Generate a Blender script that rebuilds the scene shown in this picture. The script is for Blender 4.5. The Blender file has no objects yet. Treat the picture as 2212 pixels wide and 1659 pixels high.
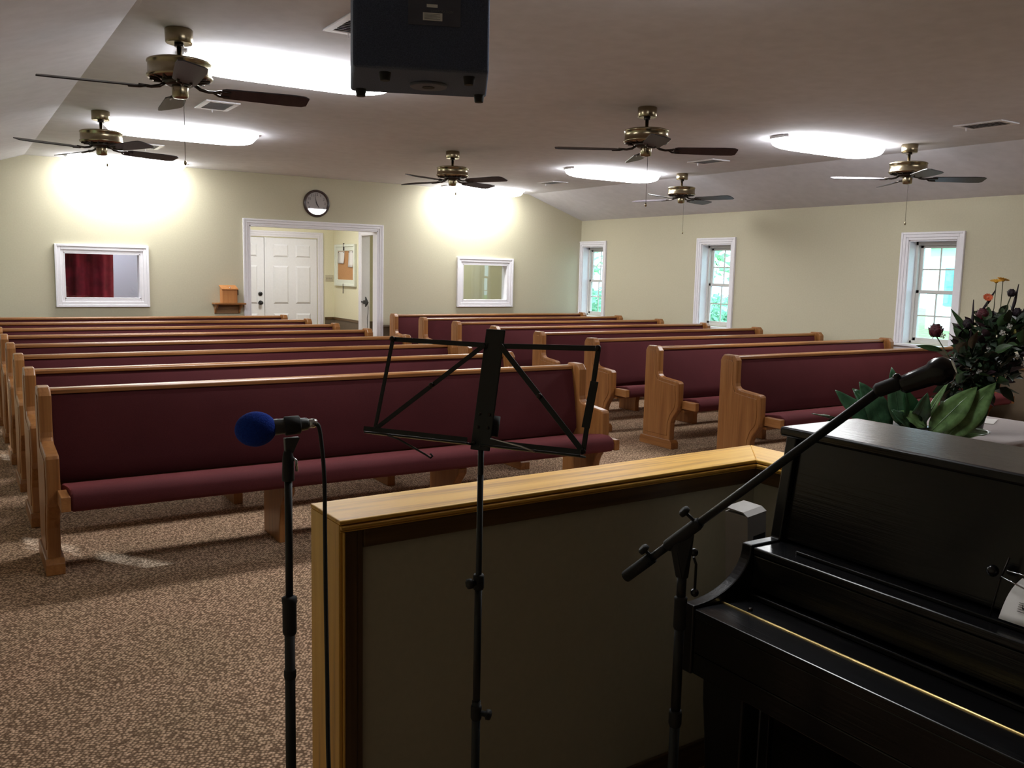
import bpy, math, random
from mathutils import Vector, Matrix

random.seed(7)
scene = bpy.context.scene
C = scene.collection

# ------------------------------------------------------------------ camera
CAM_H = 1.5028
cam_data = bpy.data.cameras.new('camera')
cam_data.sensor_fit = 'HORIZONTAL'
cam_data.sensor_width = 36.0
cam_data.lens = 1912.5 / 2212 * 36.0
cam_data.clip_start = 0.05
cam_data.clip_end = 300
cam = bpy.data.objects.new('camera', cam_data)
C.objects.link(cam)
YAW, PITCH, ROLL = 0.566, -0.1258, 0.0227
cf = Vector((math.sin(YAW) * math.cos(PITCH), math.cos(YAW) * math.cos(PITCH), math.sin(PITCH)))
cr = Vector((math.cos(YAW), -math.sin(YAW), 0))
cu = cr.cross(cf)
cr2 = cr * math.cos(ROLL) + cu * math.sin(ROLL)
cu2 = cu * math.cos(ROLL) - cr * math.sin(ROLL)
cam.matrix_world = Matrix(((cr2.x, cu2.x, -cf.x, 0), (cr2.y, cu2.y, -cf.y, 0), (cr2.z, cu2.z, -cf.z, CAM_H), (0, 0, 0, 1)))
scene.camera = cam

# ------------------------------------------------------------------ light and exposure
scene.view_settings.view_transform = 'Standard'
scene.view_settings.look = 'None'
scene.view_settings.gamma = 1.0
scene.view_settings.use_curve_mapping = False
scene.view_settings.exposure = 0.35
LAMP = 24.0          # radiance of the ceiling fluorescents
SKY = 4.0            # overcast daylight outside
SUN = 4.0
world = bpy.data.worlds.new('world')
scene.world = world
world.use_nodes = True
bg = world.node_tree.nodes['Background']
bg.inputs[0].default_value = (0.62, 0.86, 1.0, 1)
bg.inputs[1].default_value = SKY
sun_data = bpy.data.lights.new('sun', 'SUN')
sun_data.energy = SUN
sun_data.angle = 0.02
sun_data.color = (0.80, 0.89, 1.0)
sun = bpy.data.objects.new('sun', sun_data)
C.objects.link(sun)
sun_dir = Vector((0.6 * math.cos(math.radians(36)), -0.8 * math.cos(math.radians(36)), -math.sin(math.radians(36))))
sun.rotation_euler = sun_dir.to_track_quat('-Z', 'Y').to_euler()
sun.location = (-6, 14, 9)

scene.cycles.max_bounces = 7
scene.cycles.caustics_refractive = False

# ------------------------------------------------------------------ room dimensions (metres)
D = 11.748           # back wall
W = 8.736            # right wall
XL = -0.45           # left wall
YF = -1.7            # wall behind the choir corner
ZC = 2.706           # flat ceiling
CL, CR_ = 0.794, 7.692   # creases of the tray ceiling
ZR = 2.349           # ceiling height at the right wall
ZLW = ZC - (ZC - ZR) / (W - CR_) * (CL - XL)


# ------------------------------------------------------------------ materials
MATS = {}


def nodes_of(name):
    m = bpy.data.materials.new(name)
    m.use_nodes = True
    nt = m.node_tree
    b = nt.nodes['Principled BSDF']
    return m, nt, b


def tex_coord(nt, scale=(1, 1, 1), loc=(0, 0, 0)):
    tc = nt.nodes.new('ShaderNodeTexCoord')
    mp = nt.nodes.new('ShaderNodeMapping')
    mp.inputs['Scale'].default_value = scale
    mp.inputs['Location'].default_value = loc
    nt.links.new(tc.outputs['Object'], mp.inputs['Vector'])
    return mp.outputs['Vector']


def noise(nt, vec, scale, detail=4, rough=0.55, dist=0.0):
    n = nt.nodes.new('ShaderNodeTexNoise')
    n.inputs['Scale'].default_value = scale
    n.inputs['Detail'].default_value = detail
    n.inputs['Roughness'].default_value = rough
    n.inputs['Distortion'].default_value = dist
    nt.links.new(vec, n.inputs['Vector'])
    return n.outputs['Fac']


def ramp(nt, fac, stops):
    r = nt.nodes.new('ShaderNodeValToRGB')
    cr = r.color_ramp
    while len(cr.elements) < len(stops):
        cr.elements.new(0.5)
    for e, (p, c) in zip(cr.elements, stops):
        e.position = p
        e.color = (*c, 1)
    nt.links.new(fac, r.inputs['Fac'])
    return r.outputs['Color']


def bump(nt, b, h, strength, dist=0.01):
    n = nt.nodes.new('ShaderNodeBump')
    n.inputs['Strength'].default_value = strength
    n.inputs['Distance'].default_value = dist
    nt.links.new(h, n.inputs['Height'])
    nt.links.new(n.outputs['Normal'], b.inputs['Normal'])


def paint(name, col, rough=0.6, metal=0.0, var=0.06, scale=30, bmp=0.0, spec=None, coat=0.0):
    m, nt, b = nodes_of(name)
    v = tex_coord(nt)
    f = noise(nt, v, scale)
    lo = tuple(c * (1 - var) for c in col)
    hi = tuple(min(1, c * (1 + var)) for c in col)
    nt.links.new(ramp(nt, f, [(0.3, lo), (0.7, hi)]), b.inputs['Base Color'])
    b.inputs['Roughness'].default_value = rough
    b.inputs['Metallic'].default_value = metal
    if spec is not None:
        b.inputs['Specular IOR Level'].default_value = spec
    if coat:
        b.inputs['Coat Weight'].default_value = coat
        b.inputs['Coat Roughness'].default_value = 0.12
    if bmp:
        bump(nt, b, f, bmp, 0.004)
    MATS[name] = m
    return m


def wood(name, axis, dark, mid, light, rough=0.35, scale=1.0, bmp=0.05, spec=0.5, band=0.5):
    """grain runs along the given object axis"""
    m, nt, b = nodes_of(name)
    sc = [14 * scale] * 3
    sc['xyz'.index(axis)] = 0.9 * scale
    v = tex_coord(nt, sc)
    f1 = noise(nt, v, 1.0, 6, 0.6, 1.2)
    sc2 = [90 * scale] * 3
    sc2['xyz'.index(axis)] = 2.5 * scale
    v2 = tex_coord(nt, sc2)
    f2 = noise(nt, v2, 1.0, 3, 0.6, 0.2)
    mx = nt.nodes.new('ShaderNodeMix')
    mx.inputs['Factor'].default_value = band * 0.6
    nt.links.new(f1, mx.inputs[2])
    nt.links.new(f2, mx.inputs[3])
    nt.links.new(ramp(nt, mx.outputs[0], [(0.30, dark), (0.47, mid), (0.66, light)]), b.inputs['Base Color'])
    b.inputs['Roughness'].default_value = rough
    b.inputs['Specular IOR Level'].default_value = spec
    bump(nt, b, f2, bmp, 0.003)
    MATS[name] = m
    return m


OAK = ((0.155, 0.056, 0.014), (0.27, 0.108, 0.031), (0.35, 0.155, 0.050))
wood('oak_x', 'x', *OAK, rough=0.34)
wood('oak_z', 'z', *OAK, rough=0.34)
wood('oak_y', 'y', *OAK, rough=0.34)
CAPC = ((0.30, 0.125, 0.022), (0.74, 0.41, 0.075), (0.86, 0.55, 0.125))
wood('cap_oak_x', 'x', *CAPC, rough=0.42, scale=0.8, spec=0.25)
wood('cap_oak_y', 'y', *CAPC, rough=0.42, scale=0.8, spec=0.25)
wood('cap_oak_z', 'z', *CAPC, rough=0.4, scale=0.8)
CAS = ((0.055, 0.029, 0.010), (0.105, 0.058, 0.020), (0.17, 0.095, 0.034))
wood('casing_x', 'x', *CAS, rough=0.4)
wood('casing_y', 'y', *CAS, rough=0.4)
wood('casing_z', 'z', *CAS, rough=0.4)
wood('box_wood', 'z', (0.34, 0.12, 0.03), (0.48, 0.19, 0.055), (0.56, 0.25, 0.08), rough=0.4)
wood('shelf_wood', 'x', (0.12, 0.055, 0.02), (0.22, 0.11, 0.04), (0.33, 0.18, 0.07), rough=0.45)
wood('ebony_y', 'y', (0.003, 0.003, 0.0035), (0.005, 0.005, 0.006), (0.009, 0.009, 0.0105), rough=0.22, bmp=0.16, scale=1.3)
wood('ebony_z', 'z', (0.003, 0.003, 0.0035), (0.005, 0.005, 0.006), (0.009, 0.009, 0.0105), rough=0.30, bmp=0.12, scale=1.3)
wood('ebony_x', 'x', (0.003, 0.003, 0.0035), (0.005, 0.005, 0.006), (0.009, 0.009, 0.0105), rough=0.22, bmp=0.16, scale=1.3)
wood('blade', 'x', (0.022, 0.017, 0.020), (0.033, 0.027, 0.031), (0.048, 0.040, 0.045), rough=0.42, scale=0.9, spec=0.28)

paint('wall', (0.50, 0.462, 0.335), 0.72, var=0.03, scale=60, bmp=0.04)
paint('lobby_wall', (0.76, 0.72, 0.52), 0.7, var=0.03, scale=60)
paint('blue_wall', (0.50, 0.54, 0.66), 0.7, var=0.03, scale=60)
paint('ceiling', (0.69, 0.68, 0.73), 0.85, var=0.05, scale=9, bmp=0.1)
wood('front_low_bounce', 'z', (0.03, 0.016, 0.008), (0.055, 0.028, 0.013), (0.08, 0.042, 0.02), rough=0.5)  # dark tone chosen so the unseen front wall bounces little light forward
paint('wainscot', (0.135, 0.098, 0.062), 0.6, var=0.08, scale=20)
paint('white_trim', (0.78, 0.76, 0.80), 0.45, var=0.02)
paint('white_door', (0.82, 0.82, 0.84), 0.45, var=0.02)
paint('vinyl', (0.60, 0.58, 0.55), 0.5, var=0.02)
paint('brass', (0.31, 0.255, 0.165), 0.26, metal=1.0, var=0.05, scale=50)
paint('bronze_dark', (0.045, 0.035, 0.03), 0.35, metal=0.8, var=0.1)
paint('black_metal', (0.012, 0.013, 0.013), 0.42, var=0.1, spec=0.45)
paint('black_gloss', (0.010, 0.010, 0.011), 0.22, var=0.1)
paint('black_rubber', (0.012, 0.012, 0.012), 0.7, var=0.1)
paint('mic_grey', (0.07, 0.072, 0.072), 0.42, metal=0.3, var=0.1)
paint('speaker_carpet', (0.078, 0.10, 0.165), 0.85, var=0.35, scale=400, bmp=0.35, spec=0.25)
paint('speaker_plate', (0.085, 0.095, 0.135), 0.6, var=0.1)
paint('label_grey', (0.84, 0.85, 0.83), 0.6, var=0.05)
paint('text_grey', (0.20, 0.21, 0.23), 0.7)
paint('blue_foam', (0.010, 0.042, 0.33), 0.95, var=0.3, scale=300, bmp=0.4, spec=0.2)
paint('gold', (0.88, 0.66, 0.27), 0.42, metal=1.0, var=0.05)
paint('chrome', (0.6, 0.6, 0.6), 0.2, metal=1.0)
paint('paper', (0.80, 0.77, 0.74), 0.8, var=0.02)
paint('ink', (0.03, 0.03, 0.035), 0.8)
paint('carton', (0.46, 0.44, 0.42), 0.7, var=0.04)
paint('cork', (0.50, 0.26, 0.11), 0.9, var=0.18, scale=140, bmp=0.1)
paint('board_frame', (0.74, 0.77, 0.66), 0.5, var=0.03)
paint('switch_plate', (0.55, 0.50, 0.36), 0.5)
paint('clock_face', (0.52, 0.49, 0.49), 0.7, var=0.02)
paint('clock_rim', (0.035, 0.018, 0.016), 0.3, var=0.1)
paint('cloth', (0.44, 0.385, 0.375), 0.9, var=0.05, scale=200, bmp=0.1)
paint('leaf_dark', (0.016, 0.060, 0.022), 0.33, var=0.35, scale=14)
paint('leaf_mid', (0.034, 0.088, 0.044), 0.22, var=0.45, scale=22)
paint('leaf_light', (0.105, 0.185, 0.068), 0.22, var=0.45, scale=22)
paint('leaf_bouquet', (0.012, 0.030, 0.012), 0.5, var=0.5, scale=20)
paint('leaf_bouquet_light', (0.032, 0.070, 0.022), 0.5, var=0.4, scale=20)
paint('leaf_maroon', (0.030, 0.011, 0.016), 0.55, var=0.5, scale=20)
paint('stem', (0.045, 0.055, 0.02), 0.6, var=0.3)
paint('dry_leaf', (0.09, 0.065, 0.04), 0.7, var=0.35, scale=40)
paint('rose_red', (0.075, 0.006, 0.012), 0.65, var=0.4, scale=40)
paint('rose_dark', (0.018, 0.008, 0.014), 0.7, var=0.4, scale=40)
paint('petal_yellow', (0.72, 0.38, 0.03), 0.6, var=0.2)
paint('petal_orange', (0.72, 0.13, 0.045), 0.6, var=0.2)
paint('petal_white', (0.75, 0.75, 0.70), 0.6)
paint('berry', (0.52, 0.47, 0.14), 0.5, var=0.2)
paint('vase', (0.02, 0.022, 0.02), 0.25, var=0.2)
paint('grass', (0.20, 0.42, 0.12), 0.9, var=0.4, scale=6)
paint('bark', (0.34, 0.28, 0.40), 0.9, var=0.5, scale=12, bmp=0.4)
paint('tree_leaf', (0.30, 0.58, 0.32), 0.7, var=0.5, scale=3)
paint('hedge_leaf', (0.22, 0.45, 0.30), 0.8, var=0.5, scale=3)
paint('siding', (0.75, 0.78, 0.80), 0.7, var=0.03)
paint('roofing', (0.12, 0.12, 0.13), 0.9, var=0.2)
paint('teal_trim', (0.14, 0.36, 0.38), 0.6)
paint('asphalt', (0.20, 0.20, 0.21), 0.9, var=0.2)
paint('table_wood', (0.20, 0.09, 0.03), 0.4, var=0.2)

# burgundy upholstery
m, nt, b = nodes_of('burgundy')
v = tex_coord(nt, (1, 1, 1))
fa = noise(nt, v, 420, 2, 0.7)
fb = noise(nt, v, 3.0, 3, 0.5)
mx = nt.nodes.new('ShaderNodeMix'); mx.inputs['Factor'].default_value = 0.35
nt.links.new(fa, mx.inputs[2]); nt.links.new(fb, mx.inputs[3])
nt.links.new(ramp(nt, mx.outputs[0], [(0.3, (0.050, 0.010, 0.0125)), (0.7, (0.092, 0.019, 0.023))]), b.inputs['Base Color'])
b.inputs['Roughness'].default_value = 0.9
b.inputs['Specular IOR Level'].default_value = 0.2
b.inputs['Sheen Weight'].default_value = 0.5
b.inputs['Sheen Roughness'].default_value = 0.45
b.inputs['Sheen Tint'].default_value = (0.60, 0.13, 0.14, 1)
bump(nt, b, fa, 0.25, 0.002)
MATS['burgundy'] = m

# red drape behind the glass
paint('drape', (0.34, 0.018, 0.05), 0.8, var=0.5, scale=5)

# loop-pile carpet
m, nt, b = nodes_of('carpet')
v = tex_coord(nt, (1, 1.0, 1))
vo = nt.nodes.new('ShaderNodeTexVoronoi')
vo.inputs['Scale'].default_value = 84
vo.inputs['Randomness'].default_value = 0.55
rot = nt.nodes.new('ShaderNodeVectorRotate'); rot.rotation_type = 'Z_AXIS'; rot.inputs['Angle'].default_value = 0.62
nt.links.new(v, rot.inputs['Vector']); nt.links.new(rot.outputs[0], vo.inputs['Vector'])
fb = noise(nt, v, 42, 4, 0.65)
fc = noise(nt, v, 2.2, 3, 0.5)
c1 = ramp(nt, vo.outputs['Distance'], [(0.08, (0.76, 0.545, 0.375)), (0.36, (0.56, 0.39, 0.26)), (0.58, (0.18, 0.117, 0.073))])
c2 = ramp(nt, fb, [(0.32, (0.66, 0.62, 0.59)), (0.68, (1.1, 1.1, 1.1))])
c3 = ramp(nt, fc, [(0.3, (0.92, 0.92, 0.90)), (0.7, (1.05, 1.0, 1.02))])
mu = nt.nodes.new('ShaderNodeMix'); mu.data_type = 'RGBA'; mu.blend_type = 'MULTIPLY'; mu.inputs['Factor'].default_value = 1
nt.links.new(c1, mu.inputs[6]); nt.links.new(c2, mu.inputs[7])
mu2 = nt.nodes.new('ShaderNodeMix'); mu2.data_type = 'RGBA'; mu2.blend_type = 'MULTIPLY'; mu2.inputs['Factor'].default_value = 1
nt.links.new(mu.outputs[2], mu2.inputs[6]); nt.links.new(c3, mu2.inputs[7])
nt.links.new(mu2.outputs[2], b.inputs['Base Color'])
b.inputs['Roughness'].default_value = 0.95
b.inputs['Specular IOR Level'].default_value = 0.1
inv = nt.nodes.new('ShaderNodeMath'); inv.operation = 'SUBTRACT'; inv.inputs[0].default_value = 1
nt.links.new(vo.outputs['Distance'], inv.inputs[1])
bump(nt, b, inv.outputs[0], 0.8, 0.006)
MATS['carpet'] = m

# clear window glass: mostly lets light through, reflects a little
def glass_mat(name, tint, refl):
    m = bpy.data.materials.new(name); m.use_nodes = True
    nt = m.node_tree
    nt.nodes.remove(nt.nodes['Principled BSDF'])
    tr = nt.nodes.new('ShaderNodeBsdfTransparent'); tr.inputs[0].default_value = (*tint, 1)
    gl = nt.nodes.new('ShaderNodeBsdfGlossy'); gl.inputs['Roughness'].default_value = 0.01
    lw = nt.nodes.new('ShaderNodeLayerWeight'); lw.inputs[0].default_value = 0.5
    pw = nt.nodes.new('ShaderNodeMath'); pw.operation = 'POWER'; pw.inputs[1].default_value = 5.0
    nt.links.new(lw.outputs['Facing'], pw.inputs[0])
    ml = nt.nodes.new('ShaderNodeMath'); ml.operation = 'MULTIPLY_ADD'; ml.inputs[1].default_value = 0.9
    ml.inputs[2].default_value = 0.04 * refl
    nt.links.new(pw.outputs[0], ml.inputs[0])
    mxs = nt.nodes.new('ShaderNodeMixShader')
    nt.links.new(ml.outputs[0], mxs.inputs[0])
    nt.links.new(tr.outputs[0], mxs.inputs[1]); nt.links.new(gl.outputs[0], mxs.inputs[2])
    nt.links.new(mxs.outputs[0], nt.nodes['Material Output'].inputs['Surface'])
    MATS[name] = m


glass_mat('glass', (0.93, 0.97, 0.97), 1.0)
glass_mat('view_glass', (0.86, 0.88, 0.88), 1.6)
glass_mat('clock_glass', (0.97, 0.97, 0.97), 1.2)


def emit_mat(name, col, strength):
    m, nt, b = nodes_of(name)
    b.inputs['Base Color'].default_value = (0.85, 0.85, 0.85, 1)
    b.inputs['Emission Color'].default_value = (*col, 1)
    b.inputs['Emission Strength'].default_value = strength
    MATS[name] = m


emit_mat('diffuser', (0.98, 1.0, 1.0), LAMP)
emit_mat('half_lit_diffuser', (0.98, 1.0, 1.0), LAMP * .58)
emit_mat('lobby_diffuser', (1.0, 0.99, 0.95), 58.0)
emit_mat('backroom_diffuser', (0.95, 1.0, 0.95), 62.0)  # added fill light for the room behind the right viewing window
emit_mat('nursery_diffuser', (1.0, 0.97, 1.0), 72.0)  # added fill light so the curtain and blue wall show


# ------------------------------------------------------------------ mesh helpers
class MB:
    def __init__(self):
        self.v, self.f, self.s = [], [], []

    def add(self, vs, fs, smooth=False):
        o = len(self.v)
        self.v += [tuple(x) for x in vs]
        self.f += [tuple(i + o for i in q) for q in fs]
        self.s += [smooth] * len(fs)
        return self

    def box(self, x0, x1, y0, y1, z0, z1):
        vs = [(x0, y0, z0), (x1, y0, z0), (x1, y1, z0), (x0, y1, z0), (x0, y0, z1), (x1, y0, z1), (x1, y1, z1), (x0, y1, z1)]
        return self.add(vs, [(0, 3, 2, 1), (4, 5, 6, 7), (0, 1, 5, 4), (1, 2, 6, 5), (2, 3, 7, 6), (3, 0, 4, 7)])

    def hexa(self, b4, t4):
        """box from four bottom and four top corners (counter-clockwise from above)"""
        return self.add(list(b4) + list(t4), [(0, 3, 2, 1), (4, 5, 6, 7), (0, 1, 5, 4), (1, 2, 6, 5), (2, 3, 7, 6), (3, 0, 4, 7)])

    def prism(self, poly, axis, a0, a1, smooth=False):
        """poly in the other two axes (in xyz order), extruded along axis"""
        n = len(poly)

        def mk(p, a):
            if axis == 'x':
                return (a, p[0], p[1])
            if axis == 'y':
                return (p[0], a, p[1])
            return (p[0], p[1], a)
        vs = [mk(p, a0) for p in poly] + [mk(p, a1) for p in poly]
        fs = [tuple(range(n - 1, -1, -1)), tuple(range(n, 2 * n))]
        sides = [(i, (i + 1) % n, n + (i + 1) % n, n + i) for i in range(n)]
        self.add(vs, fs)
        o = len(self.v) - 2 * n
        self.f += [tuple(i + o for i in q) for q in sides]
        self.s += [smooth] * n
        return self

    def ring(self, pts, n):
        pass

    def lathe(self, prof, origin=(0, 0, 0), direction=(0, 0, 1), n=24, smooth=True, caps=True):
        """profile of (radius, height) swept round an axis"""
        d = Vector(direction).normalized()
        q = Vector((0, 0, 1)).rotation_difference(d)
        o = Vector(origin)
        vs, fs = [], []
        for r, h in prof:
            for i in range(n):
                a = 2 * math.pi * i / n
                vs.append(o + q @ Vector((r * math.cos(a), r * math.sin(a), h)))
        for j in range(len(prof) - 1):
            for i in range(n):
                k = (i + 1) % n
                fs.append((j * n + i, j * n + k, (j + 1) * n + k, (j + 1) * n + i))
        self.add(vs, fs, smooth)
        if caps:
            base = len(self.v) - len(vs)
            self.f.append(tuple(base + i for i in range(n - 1, -1, -1)))
            self.f.append(tuple(base + (len(prof) - 1) * n + i for i in range(n)))
            self.s += [False, False]
        return self

    def cyl(self, p0, p1, r0, r1=None, n=16):
        p0, p1 = Vector(p0), Vector(p1)
        return self.lathe([(r0, 0), (r1 if r1 is not None else r0, (p1 - p0).length)], p0, p1 - p0, n)

    def tube(self, pts, r, n=8):
        pts = [Vector(p) for p in pts]
        vs, fs = [], []
        rr = r if isinstance(r, (list, tuple)) else [r] * len(pts)
        prev = None
        for i, p in enumerate(pts):
            t = (pts[min(i + 1, len(pts) - 1)] - pts[max(i - 1, 0)]).normalized()
            if prev is None:
                a = t.orthogonal().normalized()
            else:
                a = (prev - t * prev.dot(t)).normalized()
            prev = a
            bb = t.cross(a)
            for k in range(n):
                an = 2 * math.pi * k / n
                vs.append(p + (a * math.cos(an) + bb * math.sin(an)) * rr[i])
        for j in range(len(pts) - 1):
            for k in range(n):
                l = (k + 1) % n
                fs.append((j * n + k, j * n + l, (j + 1) * n + l, (j + 1) * n + k))
        fs.append(tuple(range(n - 1, -1, -1)))
        fs.append(tuple((len(pts) - 1) * n + k for k in range(n)))
        return self.add(vs, fs, True)

    def sphere(self, c, r, nu=16, nv=10, scale=(1, 1, 1)):
        prof = []
        for j in range(1, nv):
            a = math.pi * j / nv
            prof.append((math.sin(a), -math.cos(a)))
        vs, fs = [], []
        c = Vector(c)
        for s_, z in prof:
            for i in range(nu):
                t = 2 * math.pi * i / nu
                vs.append((c.x + r * s_ * math.cos(t) * scale[0], c.y + r * s_ * math.sin(t) * scale[1], c.z + r * z * scale[2]))
        for j in range(len(prof) - 1):
            for i in range(nu):
                k = (i + 1) % nu
                fs.append((j * nu + i, j * nu + k, (j + 1) * nu + k, (j + 1) * nu + i))
        vs.append((c.x, c.y, c.z - r * scale[2])); vs.append((c.x, c.y, c.z + r * scale[2]))
        b_, t_ = len(vs) - 2, len(vs) - 1
        for i in range(nu):
            k = (i + 1) % nu
            fs.append((b_, k, i))
            fs.append((t_, (len(prof) - 1) * nu + i, (len(prof) - 1) * nu + k))
        return self.add(vs, fs, True)

    def mesh(self, name):
        me = bpy.data.meshes.new(name)
        me.from_pydata(self.v, [], self.f)
        me.polygons.foreach_set('use_smooth', self.s)
        me.update()
        return me

    def build(self, name, mat, parent=None, bevel=0.0, seg=2):
        me = self.mesh(name)
        me.materials.append(MATS[mat])
        o = bpy.data.objects.new(name, me)
        C.objects.link(o)
        o.parent = parent
        if bevel:
            md = o.modifiers.new('bevel', 'BEVEL')
            md.width = bevel; md.segments = seg; md.limit_method = 'ANGLE'; md.angle_limit = math.radians(40)
        return o


def tag(o, label=None, cat=None, group=None, kind=None):
    for k, v in (('label', label), ('category', cat), ('group', group), ('kind', kind)):
        if v:
            o[k] = v
    return o


def empty(name, loc=(0, 0, 0), rz=0.0, label=None, cat=None, group=None, kind=None):
    o = bpy.data.objects.new(name, None)
    C.objects.link(o)
    o.location = loc
    o.rotation_euler = (0, 0, rz)
    return tag(o, label, cat, group, kind)


def copy_tree(o, parent=None):
    c = o.copy()
    C.objects.link(c)
    c.parent = parent
    for ch in list(o.children):
        copy_tree(ch, c)
    return c


def struct(mb, name, mat, label=None, cat=None, parent=None, bevel=0.0):
    o = mb.build(name, mat, parent, bevel)
    if parent is None:
        tag(o, label, cat, kind='structure')
    return o


def holed(mb, axis, u0, u1, z0, z1, a0, a1, holes):
    """wall slab: axis is its thin axis (a0..a1); holes are (u0,u1,z0,z1)"""
    us = sorted({u0, u1, *[h[0] for h in holes], *[h[1] for h in holes]})
    zs = sorted({z0, z1, *[h[2] for h in holes], *[h[3] for h in holes]})
    for i in range(len(us) - 1):
        run = None
        for j in range(len(zs) - 1):
            um, zm = (us[i] + us[i + 1]) / 2, (zs[j] + zs[j + 1]) / 2
            solid = not any(h[0] < um < h[1] and h[2] < zm < h[3] for h in holes)
            if solid:
                run = [zs[j], zs[j + 1]] if run is None else [run[0], zs[j + 1]]
            if run and (not solid or j == len(zs) - 2):
                if axis == 'y':
                    mb.box(us[i], us[i + 1], a0, a1, run[0], run[1])
                else:
                    mb.box(a0, a1, us[i], us[i + 1], run[0], run[1])
                run = None
    return mb


# ================================================================== THE SETTING
struct(MB().box(XL - .3, W + .3, YF - .2, 14.7, -0.12, 0.0), 'floor', 'carpet', 'brown beige loop pile carpet floor', 'floor')

# tray ceiling: flat middle, sloping sides
prof = [(XL - .2, ZLW - .2 * .342), (CL, ZC), (CR_, ZC), (W + .2, ZR - .2 * .342), (W + .2, ZC + .25), (XL - .2, ZC + .25)]
struct(MB().prism(prof, 'y', YF - .15, D + .05), 'ceiling', 'ceiling', 'taupe white ceiling with flat middle and sloping sides', 'ceiling')

# back wall with double doorway and two viewing windows
DOOR = (3.345, 5.155, 0.0, 2.035)
VIEW_L = (1.156, 2.0, 1.069, 1.616)
VIEW_R = (6.534, 7.327, 1.061, 1.607)
struct(holed(MB(), 'y', XL - .2, W + .2, 0, ZC + .05, D, D + .12, [DOOR, VIEW_L, VIEW_R]), 'wall_back', 'wall',
       'cream back wall with doorway and two viewing windows', 'wall')
WIN_R = [(5.316, 5.862), (8.435, 8.980), (11.150, 11.690)]
WIN_L = [(6.12, 6.66), (8.60, 9.14), (11.0, 11.5)]
WZ = (0.832, 1.936)
struct(holed(MB(), 'x', YF - .1, D + .12, 0, ZC + .05, W, W + .22, [(a, b_, *WZ) for a, b_ in WIN_R]), 'wall_right', 'wall',
       'cream side wall with three narrow windows', 'wall')
struct(holed(MB(), 'x', YF - .1, D + .12, 0, ZC + .05, XL - .22, XL, [(a, b_, *WZ) for a, b_ in WIN_L]), 'wall_left', 'wall',
       'cream side wall along the pews on the near side', 'wall')
struct(MB().box(XL, W, YF - .1, YF, 0, ZC), 'wall_front', 'front_low_bounce', 'unseen front wall behind the choir corner, made dark to cut bounce light', 'wall')

# brown wainscot and chair rail
CH = 0.672
struct(MB().box(W - .012, W - .001, YF, D, 0, CH), 'trim_1', 'wainscot', 'brown wainscot panel along window wall', 'wainscot')
struct(MB().box(W - .032, W - .001, YF, D, CH, CH + .05), 'trim_2', 'casing_y', 'brown chair rail along window wall', 'trim', bevel=.006)
mbw = MB()
for a, b_ in ((XL, 3.262), (5.24, W - .02)):
    mbw.box(a, b_, D - .012, D - .001, 0, CH)
struct(mbw, 'trim_3', 'wainscot', 'brown wainscot panel along back wall', 'wainscot')
mbw = MB()
for a, b_ in ((XL, 3.262), (5.24, W - .035)):
    mbw.box(a, b_, D - .030, D - .001, CH, CH + .035)
struct(mbw, 'trim_4', 'wainscot', 'thin brown chair rail along back wall', 'trim', bevel=.006)


def frame_ring(mb, axis, face, u0, u1, z0, z1, w, out, sgn, bottom=True):
    """stepped casing round an opening, standing proud of the wall face in direction sgn"""
    def bx(a, b_, c, d, p0, p1):
        lo, hi = sorted((face + sgn * p0, face + sgn * p1))
        if axis == 'y':
            mb.box(a, b_, lo, hi, c, d)
        else:
            mb.box(lo, hi, a, b_, c, d)
    steps = ((0.0, 0.34, out * 0.55), (0.34, 0.72, out * 0.8), (0.72, 1.0, out))
    for s0, s1, h in steps:
        i0, i1 = w * s0, w * s1
        bx(u0 - i1, u0 - i0, z0 - (i1 if bottom else 0), z1 + i1, 0.0, h)
        bx(u1 + i0, u1 + i1, z0 - (i1 if bottom else 0), z1 + i1, 0.0, h)
        bx(u0 - i0, u1 + i0, z1 + i0, z1 + i1, 0.0, h)
        if bottom:
            bx(u0 - i0, u1 + i0, z0 - i1, z0 - i0, 0.0, h)
    return mb


# doorway casing
dr = empty('door_1', (4.25, D, 0), label='white cased double doorway in the back wall', cat='doorway', kind='structure')
fr = frame_ring(MB(), 'y', 0, DOOR[0] - 4.25, DOOR[1] - 4.25, 0, DOOR[3], .085, .024, -1, bottom=False)
fr.build('casing', 'white_trim', dr, .003)
mbj = MB().box(DOOR[0] - 4.25 + .0005, DOOR[0] - 4.25 + .014, -.012, .13, 0, DOOR[3]).box(DOOR[1] - 4.25 - .014, DOOR[1] - 4.25 - .0005, -.012, .13, 0, DOOR[3])
mbj.box(DOOR[0] - 4.25, DOOR[1] - 4.25, -.012, .13, DOOR[3] - .014, DOOR[3] - .0005)
mbj.build('jamb', 'white_trim', dr)

# viewing windows into the back rooms
for n, (h, lab) in enumerate(((VIEW_L, 'white framed viewing window showing a dark red curtain'),
                              (VIEW_R, 'white framed viewing window showing a pale green room'))):
    cx = (h[0] + h[1]) / 2
    r = empty('window_%d' % (n + 1), (cx, D, h[2]), label=lab, cat='window', kind='structure')
    x0, x1, z1 = h[0] - cx, h[1] - cx, h[3] - h[2]
    frame_ring(MB(), 'y', 0, x0, x1, 0, z1, .098, .036, -1).build('window_frame', 'white_trim', r, .004)
    MB().box(x0 + .0005, x0 + .012, -.02, .13, 0, z1).box(x1 - .012, x1 - .0005, -.02, .13, 0, z1).box(x0, x1, -.02, .13, z1 - .012, z1 - .0005).box(x0, x1, -.02, .13, .0005, .012).build('window_jamb', 'white_trim', r)
    MB().box(x0 + .01, x1 - .01, .072, .077, .01, z1 - .01).build('pane', 'view_glass', r)


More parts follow.
